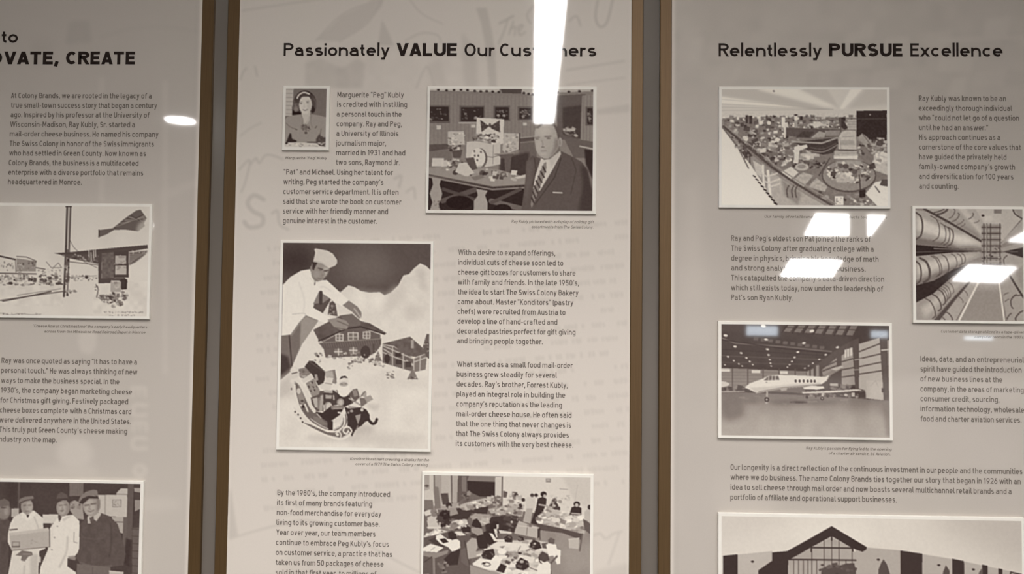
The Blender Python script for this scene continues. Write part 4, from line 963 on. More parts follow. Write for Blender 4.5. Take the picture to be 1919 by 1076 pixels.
    d.p([(1040, 770), (1084, 760), (1080, 815), (1040, 815)], .1).p([(1082, 790), (1150, 710), (1238, 690), (1240, 885), (1170, 880)], .82).l([(1150, 740), (1180, 780)], 8, .3).p([(1200, 690), (1236, 690), (1236, 740), (1180, 730)], .24).c([(1010, 870), (1040, 830), (1080, 850)], 6, .5)
    d.x([(1000, 820), (1090, 820), (1160, 870), (1020, 870)], 14, (14, 40), (.2, .85))
    d.p(R4(870, 808, 930, 868), .84).x(R4(878, 818, 922, 860), 10, (8, 16), (.3, .6)).p([(600, 840), (660, 840), (650, 880), (600, 880)], .75)
    d.p([(430, 640), (620, 770), (820, 885), (470, 885), (390, 770)], .62).p([(500, 690), (640, 790), (610, 870), (520, 800)], .46, .8, 10)
    for x in (550, 585, 610): d.c([(x, 735), (x - 14, 770), (x - 8, 815)], 9, .28)
    d.l([(95, 325), (280, 480), (430, 605), (600, 722), (850, 872)], 15, .24).l([(110, 322), (300, 470), (445, 590), (620, 708), (880, 860)], 8, .5)
    d.l([(90, 330), (190, 460), (270, 615)], 9, .35).p([(185, 455), (230, 450), (300, 530), (250, 545)], .2).x([(130, 370), (240, 450), (290, 580), (250, 560), (180, 470)], 30, (10, 30), (.1, .7)).l([(278, 520), (280, 580)], 8, .2).l([(240, 500), (245, 550)], 7, .25)
    d.p([(300, 560), (370, 600), (360, 680), (320, 650)], .70)
    d.l([(370, 596), (378, 745)], 15, .80).l([(405, 635), (420, 795)], 18, .82).l([(488, 690), (492, 765)], 12, .66)
    for a in ([(412, 668), (470, 650)], [(416, 715), (484, 690)], [(420, 745), (488, 722)], [(378, 660), (408, 680)], [(380, 705), (415, 720)]): d.l(a, 11, .74)
    for k in range(9):
        x, y = 310 + k * 18.4, 672 + k * 23.5
        d.l([(x - 7, y - 5), (x + 8, y + 4)], 8 + k * .6, .1)
    d.n(R4(83, 230, 1236, 874), 9, .05)
    d.T = .5 + (d.T - .42) * 1.25


def paint_tubes(d):
    d.p(R4(95, 120, 955, 1005), .50)

    def arcs(lst, t=.28):
        for (x0, y0), (x1, y1), bulge, w in lst:
            q = [k / 8 for k in range(9)]
            d.c([(x0 + (x1 - x0) * k + bulge * math.sqrt(max(0, 1 - (2 * k - 1) ** 2)), y0 + (y1 - y0) * k) for k in q], w, t, 1, 3)
    d.p([(430, 125), (580, 125), (650, 250), (622, 335), (520, 230)], .66).p([(180, 128), (440, 128), (622, 332), (622, 378), (350, 225)], .62)
    d.p([(440, 130), (500, 130), (625, 300), (620, 335)], .76, .8, 10).p([(360, 190), (600, 330), (620, 375), (500, 300)], .48, .8, 12)
    arcs([((350, 130), (280, 175), 25, 14), ((330, 128), (255, 160), 18, 9), ((405, 130), (370, 205), 22, 5), ((440, 165), (395, 230), 22, 6), ((480, 215), (430, 255), 15, 4), ((490, 245), (460, 270), 10, 4), ((555, 165), (520, 210), 15, 6), ((600, 220), (565, 240), 12, 4)])
    d.p([(105, 140), (190, 150), (400, 262), (622, 382), (622, 432), (400, 442), (107, 415)], .62)
    d.p([(120, 190), (400, 320), (620, 395), (620, 415), (400, 380), (120, 300)], .82, .9, 16).p([(107, 350), (400, 410), (620, 428), (400, 444), (107, 418)], .40, .9, 10)
    d.p([(400, 340), (520, 330), (560, 400), (420, 430)], .84, .7, 22)
    arcs([((110, 160), (112, 370), 52, 12), ((225, 185), (240, 385), 62, 6), ((300, 240), (305, 405), 42, 5), ((335, 262), (325, 415), 44, 6), ((362, 275), (350, 425), 46, 8)])
    d.l([(175, 132), (350, 225), (500, 312), (622, 385)], 17, .24).x([(200, 160), (370, 240), (360, 260), (210, 180)], 8, (5, 10), (.2, .4))
    d.p([(105, 412), (390, 438), (640, 448), (640, 458), (390, 474), (105, 502)], .10).l([(250, 442), (640, 452)], 6, .62).l([(110, 470), (400, 458), (640, 455)], 5, .36)
    d.p([(108, 502), (400, 470), (600, 466), (642, 490), (500, 550), (400, 604), (250, 690), (110, 728)], .60).p([(120, 560), (400, 500), (600, 480), (480, 530), (300, 590), (120, 650)], .78, .9, 16).p([(110, 690), (300, 620), (500, 545), (400, 604), (250, 692), (110, 728)], .42, .9, 8)
    arcs([((108, 540), (112, 720), 40, 12), ((140, 515), (170, 705), 60, 17), ((225, 498), (265, 662), 46, 6), ((240, 495), (280, 655), 46, 6), ((310, 488), (335, 640), 40, 7), ((385, 482), (400, 600), 36, 5), ((430, 480), (445, 575), 30, 5), ((465, 478), (470, 560), 26, 5)])
    d.p([(108, 728), (250, 690), (400, 602), (520, 560), (480, 600), (390, 660), (240, 792), (110, 860)], .12)
    d.p([(110, 862), (240, 792), (390, 690), (520, 685), (400, 820), (260, 960), (240, 1005), (110, 1005)], .58).p([(150, 900), (300, 800), (420, 710), (460, 710), (300, 860), (180, 980)], .74, .8, 16)
    arcs([((180, 828), (235, 985), 42, 8), ((232, 795), (282, 925), 40, 10), ((285, 760), (318, 878), 30, 9), ((300, 750), (335, 858), 30, 5), ((335, 725), (362, 828), 26, 5), ((362, 705), (390, 790), 22, 4), ((320, 740), (345, 840), 28, 4)])
    d.p([(240, 1005), (400, 820), (530, 685), (545, 690), (420, 830), (290, 1005)], .26, 1, 4).p([(285, 1005), (420, 835), (540, 690), (600, 690), (500, 880), (425, 1005)], .62)
    arcs([((345, 935), (385, 1000), 16, 8), ((440, 815), (470, 860), 12, 4), ((480, 765), (505, 805), 10, 4), ((300, 970), (330, 1000), 10, 6)])
    d.p([(450, 1005), (605, 685), (750, 685), (785, 1005)], .54).p([(600, 700), (750, 700), (755, 760), (570, 760)], .62, .8, 14).l([(438, 1005), (604, 682)], 15, .84).l([(420, 1000), (498, 860)], 5, .3).l([(792, 1005), (752, 685)], 13, .84)
    d.p([(575, 128), (790, 128), (780, 250), (640, 250), (610, 190)], .72).p(R4(718, 134, 788, 166), .46).e(634, 183, 12, 8, .12).p([(640, 190), (700, 175), (720, 215), (650, 235)], .80, .7, 8)
    d.p([(780, 128), (862, 128), (936, 205), (800, 385), (768, 385)], .70).p([(860, 128), (950, 128), (950, 195), (930, 205)], .58).c([(866, 135), (885, 172), (936, 205)], 9, .22).l([(940, 205), (770, 400)], 8, .34).p([(945, 205), (945, 300), (760, 420), (790, 370)], .62)
    d.p([(760, 440), (950, 380), (950, 430), (790, 465)], .60).p([(786, 462), (950, 428), (950, 510)], .14).l([(790, 465), (900, 462)], 4, .5)
    d.p([(768, 478), (800, 470), (950, 515), (950, 640), (880, 600), (780, 555)], .62).c([(818, 492), (792, 520), (795, 560)], 7, .25)
    d.p([(760, 690), (830, 640), (950, 560), (950, 1005), (815, 1005)], .60).l([(832, 640), (880, 720), (950, 830)], 15, .22).p([(880, 620), (950, 560), (950, 790)], .54, .9, 6)
    arcs([((885, 795), (850, 830), -6, 10), ((850, 830), (860, 900), -12, 8), ((935, 920), (880, 990), -16, 11), ((825, 780), (790, 800), -6, 5), ((830, 830), (800, 850), -6, 5), ((845, 940), (815, 985), -8, 8), ((920, 800), (870, 800), 0, 8)])
    d.p([(622, 246), (772, 246), (766, 566), (616, 566)], .54)
    for k, y in enumerate(range(250, 570, 24)): d.l([(624, y), (770, y)], 8 if k % 2 else 5, .22 if k % 2 else .68)
    for x in (640, 662, 692, 765): d.l([(x, 246), (x - 3, 566)], 7, .24)
    d.x(R4(625, 420, 770, 560), 34, (8, 22), (.12, .75)).l([(660, 250), (655, 560)], 4, .7)
    d.n(R4(105, 125, 945, 1000), 12, .03)
    d.T = .5 + (d.T - .48) * 1.22


def paint_hangar(d):
    d.p(R4(75, 60, 1360, 600), .20).n(R4(75, 60, 1360, 420), 60, .03)
    d.p([(75, 400), (730, 424), (730, 470), (75, 590)], .50)
    for y in (432, 456, 480, 504, 528): d.l([(87, y), (720, y + 4)], 4, .40)
    for x in (170, 285, 400, 520, 640): d.l([(x, 408), (x, 560)], 9, .30)
    for q in ((80, 408, 152, 430), (314, 415, 379, 439), (526, 422, 584, 444)): d.p(R4(*q), .86)
    for k in range(7):
        x = 560 + k * 78
        d.p([(x + 28, 80), (x + 78, 82), (x + 40, 130 + k * 4), (x - 8, 126 + k * 4)], .44).l([(x + 20, 80), (x - 20, 135 + k * 4)], 8, .14)
    d.l([(540, 96), (1110, 112)], 5, .16).l([(87, 176), (190, 216), (560, 240), (910, 274)], 9, .40).l([(87, 190), (560, 256), (900, 288)], 6, .12)
    for k in range(10): d.p([(330 + k * 55, 170 + k * 7), (366 + k * 55, 172 + k * 7), (360 + k * 55, 196 + k * 7), (326 + k * 55, 193 + k * 7)], .33)
    d.l([(87, 310), (420, 322), (880, 335)], 5, .32).l([(87, 262), (880, 306)], 4, .14).l([(87, 360), (800, 372)], 4, .3)
    d.p([(75, 72), (560, 74), (540, 130), (75, 128)], .25, .8, 8)
    for x, y in ((118, 158), (190, 241), (235, 289), (137, 317), (180, 346), (275, 325), (300, 352), (218, 371), (243, 386), (113, 378), (322, 375), (423, 187), (432, 260), (440, 302), (450, 338), (455, 364),
                 (460, 385), (705, 212), (660, 279), (635, 318), (615, 350), (598, 374), (582, 392), (955, 242), (868, 298), (820, 332), (772, 362), (740, 382), (712, 400), (765, 122), (402, 86)):
        z = 7 + 13 * max(0, (390 - y) / 320)
        d.e(x, y, z, z * .6, .90, 1, 0, 10 if x < 500 else -14)
    d.p([(720, 430), (830, 350), (960, 250), (1075, 185), (1110, 215), (1110, 560), (720, 500)], .26)
    for q in ([(726, 425), (745, 415), (745, 460), (726, 460)], [(758, 410), (778, 400), (778, 460), (758, 460)], [(795, 380), (818, 375), (818, 460), (795, 460)]): d.p(q, .56)
    d.p([(838, 412), (950, 320), (952, 428), (845, 452)], .56).p([(985, 305), (1068, 246), (1086, 522), (988, 522)], .60).p([(1008, 262), (1066, 242), (1066, 302), (1008, 322)], .84)
    for x in (1025, 1045): d.l([(x, 250), (x, 318)], 5, .5)
    d.p([(1110, 218), (1280, 165), (1300, 470), (1310, 635), (1168, 622), (1160, 562), (1116, 550)], .70)
    for a in ([(1112, 276), (1275, 212)], [(1116, 327), (1282, 288)], [(1118, 386), (1288, 350)], [(1118, 441), (1292, 414)], [(845, 392), (950, 345)], [(845, 420), (950, 380)], [(988, 350), (1070, 326)], [(988, 410), (1080, 392)], [(990, 465), (1085, 450)]):
        d.l(a, 9, .24)
    d.p([(1070, 190), (1116, 170), (1116, 552), (1096, 552)], .28).p([(1268, 160), (1326, 130), (1342, 645), (1300, 640)], .27).p([(1326, 190), (1352, 180), (1352, 650), (1340, 650)], .62)
    d.l([(1285, 262), (1345, 256)], 10, .80).l([(1085, 335), (1140, 326)], 7, .66).l([(1080, 410), (1115, 408)], 7, .6)
    d.p([(1172, 486), (1292, 500), (1292, 635), (1170, 622)], .73).l([(1200, 530), (1240, 490), (1260, 540)], 3, .6).p(R4(1285, 545, 1308, 575), .2)
    d.p([(75, 575), (400, 590), (900, 610), (1360, 640), (1360, 925), (75, 920)], lambda x, y: .40 + .28 * np.clip((y - .62) / .3, 0, 1))
    d.p([(180, 700), (700, 690), (1300, 700), (1300, 860), (200, 870)], .68, .6, 50).p([(90, 620), (240, 620), (260, 760), (140, 800), (90, 760)], .38, .7, 24).p([(300, 590), (800, 610), (1000, 660), (500, 670)], .44, .7, 20)
    d.e(600, 650, 350, 18, .38, .8, 12).e(665, 654, 68, 8, .2, 1, 3).e(1330, 700, 40, 70, .50, .7, 20).p([(1290, 650), (1345, 650), (1345, 905), (1320, 905)], .45, .6, 12)
    d.n(R4(87, 620, 1345, 910), 80, .04).x(R4(200, 600, 1200, 680), 30, (20, 80), (.34, .62), a=.4, flat=.2, angle=3).p([(350, 640), (470, 640), (450, 740), (370, 740)], .58, .5, 18)
    d.x([(80, 528), (270, 545), (270, 572), (80, 575)], 34, (14, 44), (.12, .5)).p([(80, 500), (120, 505), (150, 518), (138, 536), (80, 548)], .82).l([(87, 580), (260, 574)], 6, .74)
    d.x([(900, 520), (1100, 530), (1100, 556), (900, 560)], 40, (12, 40), (.12, .5)).x(R4(700, 588, 1110, 615), 44, (10, 34), (.12, .6)).p(R4(1060, 580, 1084, 610), .75).e(1018, 598, 14, 10, .7)
    d.c([(1120, 575), (1160, 570), (1166, 628)], 4, .45)
    d.p([(870, 520), (890, 440), (990, 408), (970, 515), (940, 530)], .25).p([(836, 462), (900, 422), (958, 388), (996, 386), (990, 402), (908, 448), (872, 500)], .50).p([(905, 405), (985, 378), (1002, 388), (945, 416)], .74).p(R4(900, 512, 960, 532), .7)
    d.p([(262, 546), (298, 516), (370, 490), (410, 474), (440, 458), (520, 451), (700, 456), (862, 464), (894, 448), (874, 492), (832, 522), (700, 538), (580, 548), (450, 572), (372, 584), (330, 578)], .90)
    d.p([(300, 548), (450, 540), (600, 520), (830, 505), (830, 522), (580, 548), (372, 584), (330, 576)], .76, .8, 6)
    d.p([(400, 578), (580, 548), (700, 538), (726, 592), (610, 580)], .36).l([(366, 578), (560, 544), (832, 520)], 5, .36)
    d.p([(404, 492), (440, 460), (514, 460), (522, 488), (440, 492)], .34)
    for x in (442, 468, 492): d.l([(x, 462), (x - 2, 490)], 5, .84)
    for x in (643, 673, 703, 733, 760, 785): d.e(x, 496, 8, 11, .14)
    d.p([(530, 556), (582, 546), (575, 566), (536, 572)], .62).e(425, 507, 8, 3, .5)
    d.p([(696, 544), (760, 530), (862, 534), (876, 545), (806, 559), (708, 556)], .88).e(868, 528, 18, 22, .25)
    d.p([(688, 578), (900, 566), (1112, 554), (1142, 562), (900, 582), (700, 592)], .86).l([(690, 590), (900, 584), (1130, 566)], 4, .4)
    d.l([(430, 580), (428, 622)], 12, .72).e(427, 636, 17, 18, .08).e(427, 636, 8, 8, .72).l([(848, 582), (842, 612)], 18, .72).e(841, 624, 13, 14, .1).e(841, 624, 6, 6, .7).e(727, 615, 10, 12, .14)
    d.e(425, 660, 10, 8, .74, .8, 3).p([(330, 576), (372, 584), (350, 592)], .66)
    d.n(R4(87, 72, 1345, 910), 9, .02)


def paint_building(d):
    d.p(R4(60, 340, 1930, 1080), .88).p([(1300, 350), (1930, 350), (1930, 700), (1700, 560)], .72, .8, 110).p([(60, 350), (500, 350), (300, 450), (60, 560)], .82, .8, 60).e(760, 470, 260, 90, .94, .6, 60)
    d.p([(78, 606), (386, 572), (386, 645), (300, 692), (300, 1070), (78, 1070)], .73).p([(82, 604), (172, 594), (172, 1070), (82, 1070)], .10).e(265, 638, 10, 6, .08)
    d.p([(900, 538), (1172, 556), (1490, 606), (1925, 694), (1925, 1070), (890, 1070)], .70).p([(900, 538), (1172, 556), (1172, 1070), (900, 1070)], .68)
    d.l([(970, 541), (1172, 557), (1490, 606), (1912, 690)], 5, .86)
    for q in ([(1175, 560), (1308, 578), (1306, 1070), (1175, 1070)], [(1488, 606), (1560, 620), (1560, 1070), (1488, 1070)], [(1668, 640), (1702, 646), (1702, 1070), (1660, 1070)], [(1766, 662), (1790, 666), (1790, 1070), (1764, 1070)]): d.p(q, .12)
    for x, y in ((1040, 617), (1408, 646), (1616, 670)): d.e(x, y, 10, 6, .1)
    d.p([(1036, 1070), (1040, 680), (1056, 640), (1072, 614), (1092, 645), (1110, 700), (1112, 1070)], .24).p([(1428, 1070), (1432, 690), (1450, 646), (1472, 680), (1480, 1070)], .24).p([(1640, 1070), (1648, 690), (1672, 655), (1668, 1070)], .3)
    d.l([(1838, 700), (1840, 684), (1910, 700), (1908, 1000)], 9, .16)
    d.p([(300, 692), (386, 632), (386, 580), (480, 571), (620, 492), (755, 414), (860, 476), (970, 541), (966, 558), (942, 570), (880, 548), (755, 476), (630, 545), (515, 612), (486, 626), (482, 1070), (300, 1070)], .11)
    d.p([(486, 628), (516, 610), (632, 546), (755, 480), (876, 548), (900, 575), (902, 1070), (486, 1070)], .66).n([(486, 628), (755, 480), (900, 575), (902, 1070), (486, 1070)], 50, .05)
    for x in (520, 550, 580, 608, 632, 662, 708, 755, 800, 842, 880):
        top = 480 + abs(x - 755) * .56
        d.l([(x, max(top, 480) if x in (632, 708, 755, 800, 880) else 622), (x, 1070)], 5, .28)
    d.l([(632, 548), (880, 548)], 9, .14).l([(488, 622), (902, 622)], 9, .14).l([(755, 470), (755, 500)], 9, .12).l([(628, 545), (628, 572)], 8, .14).l([(884, 545), (884, 565)], 10, .12)
    d.p([(686, 1070), (690, 694), (716, 664), (760, 656), (800, 658), (840, 644), (892, 640), (902, 690), (902, 1070)], .24).x(R4(690, 650, 900, 760), 40, (14, 40), (.15, .34))
    d.x([(388, 640), (480, 630), (480, 700), (330, 700)], 8, (20, 60), (.1, .18), flat=.2).n(R4(70, 350, 1920, 1060), 14, .015)


# ------------------------------------------------------------------ the room
RX0, RX1, RY0 = -6.0, 15.5, -26.0


def slab(name, x0, x1, y0, y1, z0, z1, material):
    o = box(name, x0, x1, y0, y1, z0, z1, material)
    o['kind'] = 'structure'
    return o


slab('floor', RX0 - .1, RX1 + .1, RY0 - .1, .12, -.1, 0, M_FLOOR)
slab('ceiling', RX0 - .1, RX1 + .1, RY0 - .1, .12, CEIL, CEIL + .1, M_CEIL)
slab('wall_display', RX0 - .1, RX1 + .1, 0, .12, 0, CEIL, M_GAP)
slab('wall_left', RX0 - .1, RX0, RY0, 0, 0, CEIL, M_WALL)
slab('wall_right', RX1, RX1 + .1, RY0, 0, 0, CEIL, M_WALL)
slab('wall_far', RX0 - .1, RX1 + .1, RY0 - .1, RY0, 0, CEIL, M_WALL)
slab('baseboard_display', RX0, RX1, -.012, -.0002, .0005, .1, M_BRASS)


def at_far(px, py, y):
    """where a mirrored sight line meets the plane y behind the viewer"""
    d = F_ * FPX + R_ * (px - 959.5) - U_ * (py - 538.0)
    t = (2 * FACE_Y - y - CAM.y) / d.y
    return CAM.x + d.x * t, CAM.z + d.z * t


for k, (a, b) in enumerate((((1398, 611), (1456, 629)), ((1631, 620), (1662, 633)), ((1806, 630), (1862, 638)))):
    xa, za = at_far(*a, RY0); xb, zb = at_far(*b, RY0)
    w = box('window_%d' % (k + 1), xa - .06, xb + .06, RY0 + .0005, RY0 + .05, zb - .06, za + .06, M_METAL, b=.01)
    w['kind'] = 'structure'
    box('pane', xa, xb, RY0 + .051, RY0 + .056, zb, za, M_DAY, w)
px0, _ = at_far(1601, 500, -4.2); px1, _ = at_far(1627, 500, -4.2)
post = slab('room_post', px0, px1, -4.2 - (px1 - px0), -4.2, 0.0005, CEIL - .0005, M_WALL_DARK)  # free-standing post, mirrored as a dark bar across a panel light

# ------------------------------------------------------------------ display panels
Z_TOP, Z_BOT = 2.42, 0.74


def proj(X, Z, y=FACE_Y):
    v = Vector((X, y, Z)) - CAM
    q = v.dot(F_)
    return 959.5 + FPX * v.dot(R_) / q, 538.0 - FPX * v.dot(U_) / q


def wx(px): return wall(px, 538)[0]


FR = 0.0225
MID = (wx(437.2), wx(1181.0))
PW = MID[1] - MID[0]
LEFT = (wx(366.3) - PW, wx(366.3))
RIGHT = (wx(1257.6), wx(1257.6) + PW)


def make_panel(name, xr, label, painter, step):
    x0, x1 = xr
    root = empty(name, ((x0 + x1) / 2, 0, Z_BOT - FR))
    tag(root, label, 'display panel', 'framed story panels along the wall')
    box('backing_board', x0 - .004, x1 + .004, FACE_Y + .0004, -.0005, Z_BOT - .004, Z_TOP + .004, M_EDGE, root)
    for a in ((x0 - FR, x0, Z_BOT - FR, Z_TOP + FR), (x1, x1 + FR, Z_BOT - FR, Z_TOP + FR), (x0, x1, Z_TOP, Z_TOP + FR), (x0, x1, Z_BOT - FR, Z_BOT)):
        box('frame_rail', a[0], a[1], FACE_Y - .0025, -.0005, a[2], a[3], M_BRASS, root, b=.0012)
    d = Pic(PW, Z_TOP - Z_BOT, [proj(x0, Z_TOP), proj(x1, Z_TOP), proj(x1, Z_BOT), proj(x0, Z_BOT)], step, .80, 7)
    painter(d)
    e = .0035                                   # pale unprinted margin of the sheet beside the frame
    k = d.W / d.wm
    n = max(2, int(e * k))
    d.T[:, :n] = np.maximum(d.T[:, :n], .86); d.T[:, -n:] = np.maximum(d.T[:, -n:], .86)
    d.build('printed_sheet', x0, Z_TOP, FACE_Y, M_PANEL_A, root)
    return root


def typed_rows(d, x0, x1, y0, rows, lead, slope, rng, tone, a):
    for r in range(rows):
        y = y0 + r * lead
        x = x0 + rng.rand() * 60
        while x < x1:
            w = 14 + rng.rand() * 46
            yy = y - (x - x0) * slope
            for q in np.arange(x, x + w, 6.5):
                if rng.rand() < .86:
                    h = 3.4 + 2.4 * rng.rand()
                    d.l([(q, yy - (q - x) * slope - h), (q + rng.uniform(-1, 2), yy - (q - x) * slope + h * .6)], 2.2, tone, a)
            x += w + 9 + rng.rand() * 14
            if rng.rand() < .1: x += 60


def print_and_reflections_left(d):
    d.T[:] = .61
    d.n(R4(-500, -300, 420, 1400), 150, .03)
    d.p([(120, -60), (380, -60), (380, 70), (300, 95), (185, 170), (0, 178), (-200, 178), (-200, 60)], .60, .8, 4)  # first shape: reflected ceiling edge drawn into the sheet's tone
    d.p([(130, 40), (168, 40), (172, 80), (122, 84)], .52, .8, 3).p([(60, 70), (105, 75), (80, 130), (52, 120)], .55, .7, 8)
    d.c([(190, 70), (240, 55), (300, 50), (378, 60)], 6, .57, .7).p([(185, 145), (195, 145), (195, 380), (185, 380)], .67, .9, 2).p([(305, 150), (314, 150), (314, 700), (305, 700)], .67, .9, 2)  # pale upright bars: reflections of the room drawn into the tone
    d.p([(150, 620), (182, 620), (180, 650), (170, 665), (152, 660), (146, 640)], .71, .9, 3).e(140, 850, 34, 30, .73, .9, 6).p([(70, 876), (180, 872), (184, 892), (60, 888)], .70, .8, 6)
    for k, (x, y) in enumerate(((260, 735), (262, 770), (262, 800), (262, 832))):
        if k in (0, 2): d.l([(x - 12, y - 8), (x + 12, y - 8), (x + 12, y + 8)], 5, .72, .9).l([(x - 12, y - 8), (x - 12, y + 8)], 5, .72, .9).l([(x, y - 8), (x, y + 6)], 5, .72, .8)
        else: d.c([(x + 12, y - 10), (x - 10, y - 10), (x - 12, y + 8), (x + 12, y + 8)], 6, .72, .9)
    d.e(262, 882, 14, 13, .72, .9).e(262, 882, 8, 7, .64)
    d.e(300, 945, 40, 12, .69, .8, 6).p([(300, 360), (380, 330), (380, 345), (300, 380)], .67, .7, 4)


def print_middle(d):
    d.T[:] = .80
    d.n(R4(400, -300, 1220, 1400), 200, .015)
    rng = np.random.RandomState(3)
    g = .63
    d.l([(447, 21), (560, 4), (700, -16)], 2, g, .9)
    d.p([(592, 76), (640, 30), (700, 2), (720, -8), (716, 12), (680, 50), (636, 78)], g, .6, 2).c([(592, 76), (640, 28), (700, 2)], 2, .62, .8).c([(636, 78), (690, 42), (720, -10)], 2, .62, .8)
    d.p([(716, 36), (708, 84), (738, 86), (728, 60)], .645, .8, 1.5).c([(760, 76), (790, 62), (820, 66), (826, 80)], 3, .65, .8).c([(765, -5), (790, 25), (830, 45)], 2, .64, .8)
    d.p([(892, 14), (912, 14), (922, 60), (928, 100), (931, 166), (917, 166), (912, 100), (902, 45)], .645, .9, 1.5).p([(866, 60), (892, 96), (896, 166), (872, 166), (866, 110)], .665, .8, 4)
    d.p([(572, 118), (600, 108), (640, 130), (670, 108), (684, 120), (680, 165), (572, 165)], .665, .8, 3).p([(630, 125), (652, 128), (655, 165), (632, 165)], .63, .6, 3).n(R4(572, 80, 880, 165), 14, .03)
    d.c([(780, 165), (800, 125), (815, 165)], 3, .65, .7).p([(800, 120), (826, 110), (838, 160), (812, 165)], .70, .6, 4)
    t = .62
    d.l([(936, 44), (962, 30)], 4, t, .9).c([(952, 36), (944, 60), (934, 82)], 3, t, .9).c([(962, 40), (954, 64)], 3, t, .9).c([(956, 56), (966, 50), (964, 66)], 3, t, .9).c([(972, 60), (980, 48), (972, 50), (974, 66), (984, 60)], 3, t, .9)
    d.c([(1000, 10), (988, 28), (994, 44)], 3, t, .8).c([(1122, -10), (1116, 30), (1124, 50), (1138, 40), (1150, -10)], 4, t, .9).c([(1066, 40), (1080, 30), (1088, 48)], 3, t, .8)
    d.c([(494, 374), (476, 366), (464, 380), (474, 396), (492, 406), (490, 422), (468, 426), (458, 416)], 8, t, .7).c([(448, 318), (468, 300), (460, 340), (452, 360)], 3, t, .8).c([(470, 308), (480, 296), (486, 306), (500, 290), (530, 298)], 3, t, .8)
    d.c([(510, 400), (520, 396), (524, 420), (540, 430)], 5, t, .6).c([(740, 335), (752, 330), (748, 350)], 5, t, .6).c([(762, 360), (775, 352), (778, 372)], 4, t, .6)
    d.c([(450, 150), (456, 135), (462, 128)], 2.5, t, .9).c([(478, 125), (482, 142)], 3, t, .8).c([(450, 255), (470, 240), (490, 230)], 2, t, .8)
    typed_rows(d, 470, 1160, 470, 19, 27, .075, rng, .60, .7)
    d.p([(1060, 130), (1172, 112), (1172, 116), (1060, 134)], .66, .7).p([(1060, 158), (1172, 144), (1172, 147), (1060, 161)], .67, .7)
    d.p([(424, 930), (432, 915), (446, 1005), (424, 1010)], .65, .8, 2).c([(430, 1010), (520, 985), (600, 980), (760, 1060), (800, 1080)], 3, .66, .8).p([(700, 1060), (640, 1010), (560, 1000), (520, 1090), (780, 1090)], .67, .6, 10)
    d.c([(1110, 1005), (1125, 1000), (1135, 1010), (1150, 1000), (1166, 996)], 3, .65, .8).c([(1160, 1000), (1150, 1030), (1140, 1058)], 3, .66, .8).p([(1116, 1070), (1180, 1055), (1180, 1200), (1100, 1200)], .68, .8, 4)
    d.p([(1118, 205), (1180, 195), (1180, 210), (1118, 215)], .67, .7, 2)


def print_right(d):
    d.T[:] = .585
    d.n(R4(1230, -300, 2100, 1400), 120, .03).n(R4(1230, -300, 2100, 230), 26, .045).n(R4(1230, 200, 2100, 1400), 55, .02)
    rng = np.random.RandomState(9)
    for _ in range(26):
        x, y = 1270 + rng.rand() * 640, rng.rand() * 150
        w, h = 20 + rng.rand() * 50, 14 + rng.rand() * 34
        d.p([(x, y), (x + w, y - 8), (x + w - 6, y + h), (x - 6, y + h)], .60 + rng.rand() * .085, .55, 3)
    d.l([(1270, 140), (1919, 146)], 3, .60, .7).l([(1760, 75), (1919, 70)], 5, .68, .6)
    d.p([(1282, 350), (1310, 330), (1316, 560), (1286, 560)], .67, .6, 10).p([(1270, 500), (1330, 500), (1335, 640), (1270, 660)], .66, .6, 14).p([(1480, 410), (1510, 410), (1512, 440), (1480, 440)], .60, .6, 4)
    d.p([(1750, 650), (1840, 652), (1836, 690), (1752, 690)], .61, .7, 3).p([(1660, 430), (1700, 440), (1690, 600), (1670, 600)], .67, .5, 10).e(1400, 930, 60, 40, .66, .6, 16)


panel_left = make_panel('display_panel', LEFT, 'bronze framed story panel cut off by the left edge of view', print_and_reflections_left, .0042)
panel_mid = make_panel('display_panel', MID, 'bronze framed story panel about valuing customers, in the middle', print_middle, .0026)
panel_right = make_panel('display_panel', RIGHT, 'bronze framed story panel about pursuing excellence, on the right', print_right, .0042)

# ------------------------------------------------------------------ lettering
D_, H_, B_, C_ = DIN, HEAD, HEADB, CAPT
CAPH = 0.0250


def words(parent, name, lines, cap=0.0103, material=None, face=D_, shear=0.0, label=None):
    return lettering(name, [(t, a, b, y, face) for t, a, b, y in lines], cap, material or M_BODY_INK, parent, shear, label=label)


def caption(parent, lines, cap=0.0053):
    return words(parent, 'caption', lines, cap, M_CAP_INK, C_, 0.2)


lettering('heading', [('to', 3, 33.5, 80.3, H_), ('INNOVATE,', -80, 109, 120.4, B_), ('CREATE', 123.5, 252.8, 120.6, B_)], CAPH, M_INK, panel_left, label='dark bold heading ending in the word CREATE')
words(panel_left, 'paragraph', [
    ('At Colony Brands, we are rooted in the legacy of a', 20.7, 284.3, 184), ('true small-town success story that began a century', 20.7, 294.3, 201.9),
    ('ago. Inspired by his professor at the University of', 20, 280, 219.8), ('Wisconsin-Madison, Ray Kubly, Sr. started a', 19, 253, 237.8),
    ('mail-order cheese business. He named his company', 18.4, 297, 255.8), ('The Swiss Colony in honor of the Swiss immigrants', 18.2, 288.6, 273.7),
    ('who had settled in Green County. Now known as', 17.4, 273.6, 291.6), ('Colony Brands, the business is a multifaceted', 16.4, 259.5, 309.7),
    ('enterprise with a diverse portfolio that remains', 15.7, 268.6, 327.7), ('headquartered in Monroe.', 15, 153.2, 345.6)], .0104)
caption(panel_left, [('"Cheese Row at Christmastime" the company\'s early headquarters', 61.5, 275.5, 613.2), ('across from the Milwaukee Road Railroad Depot in Monroe.', 82.7, 274, 623.4)])
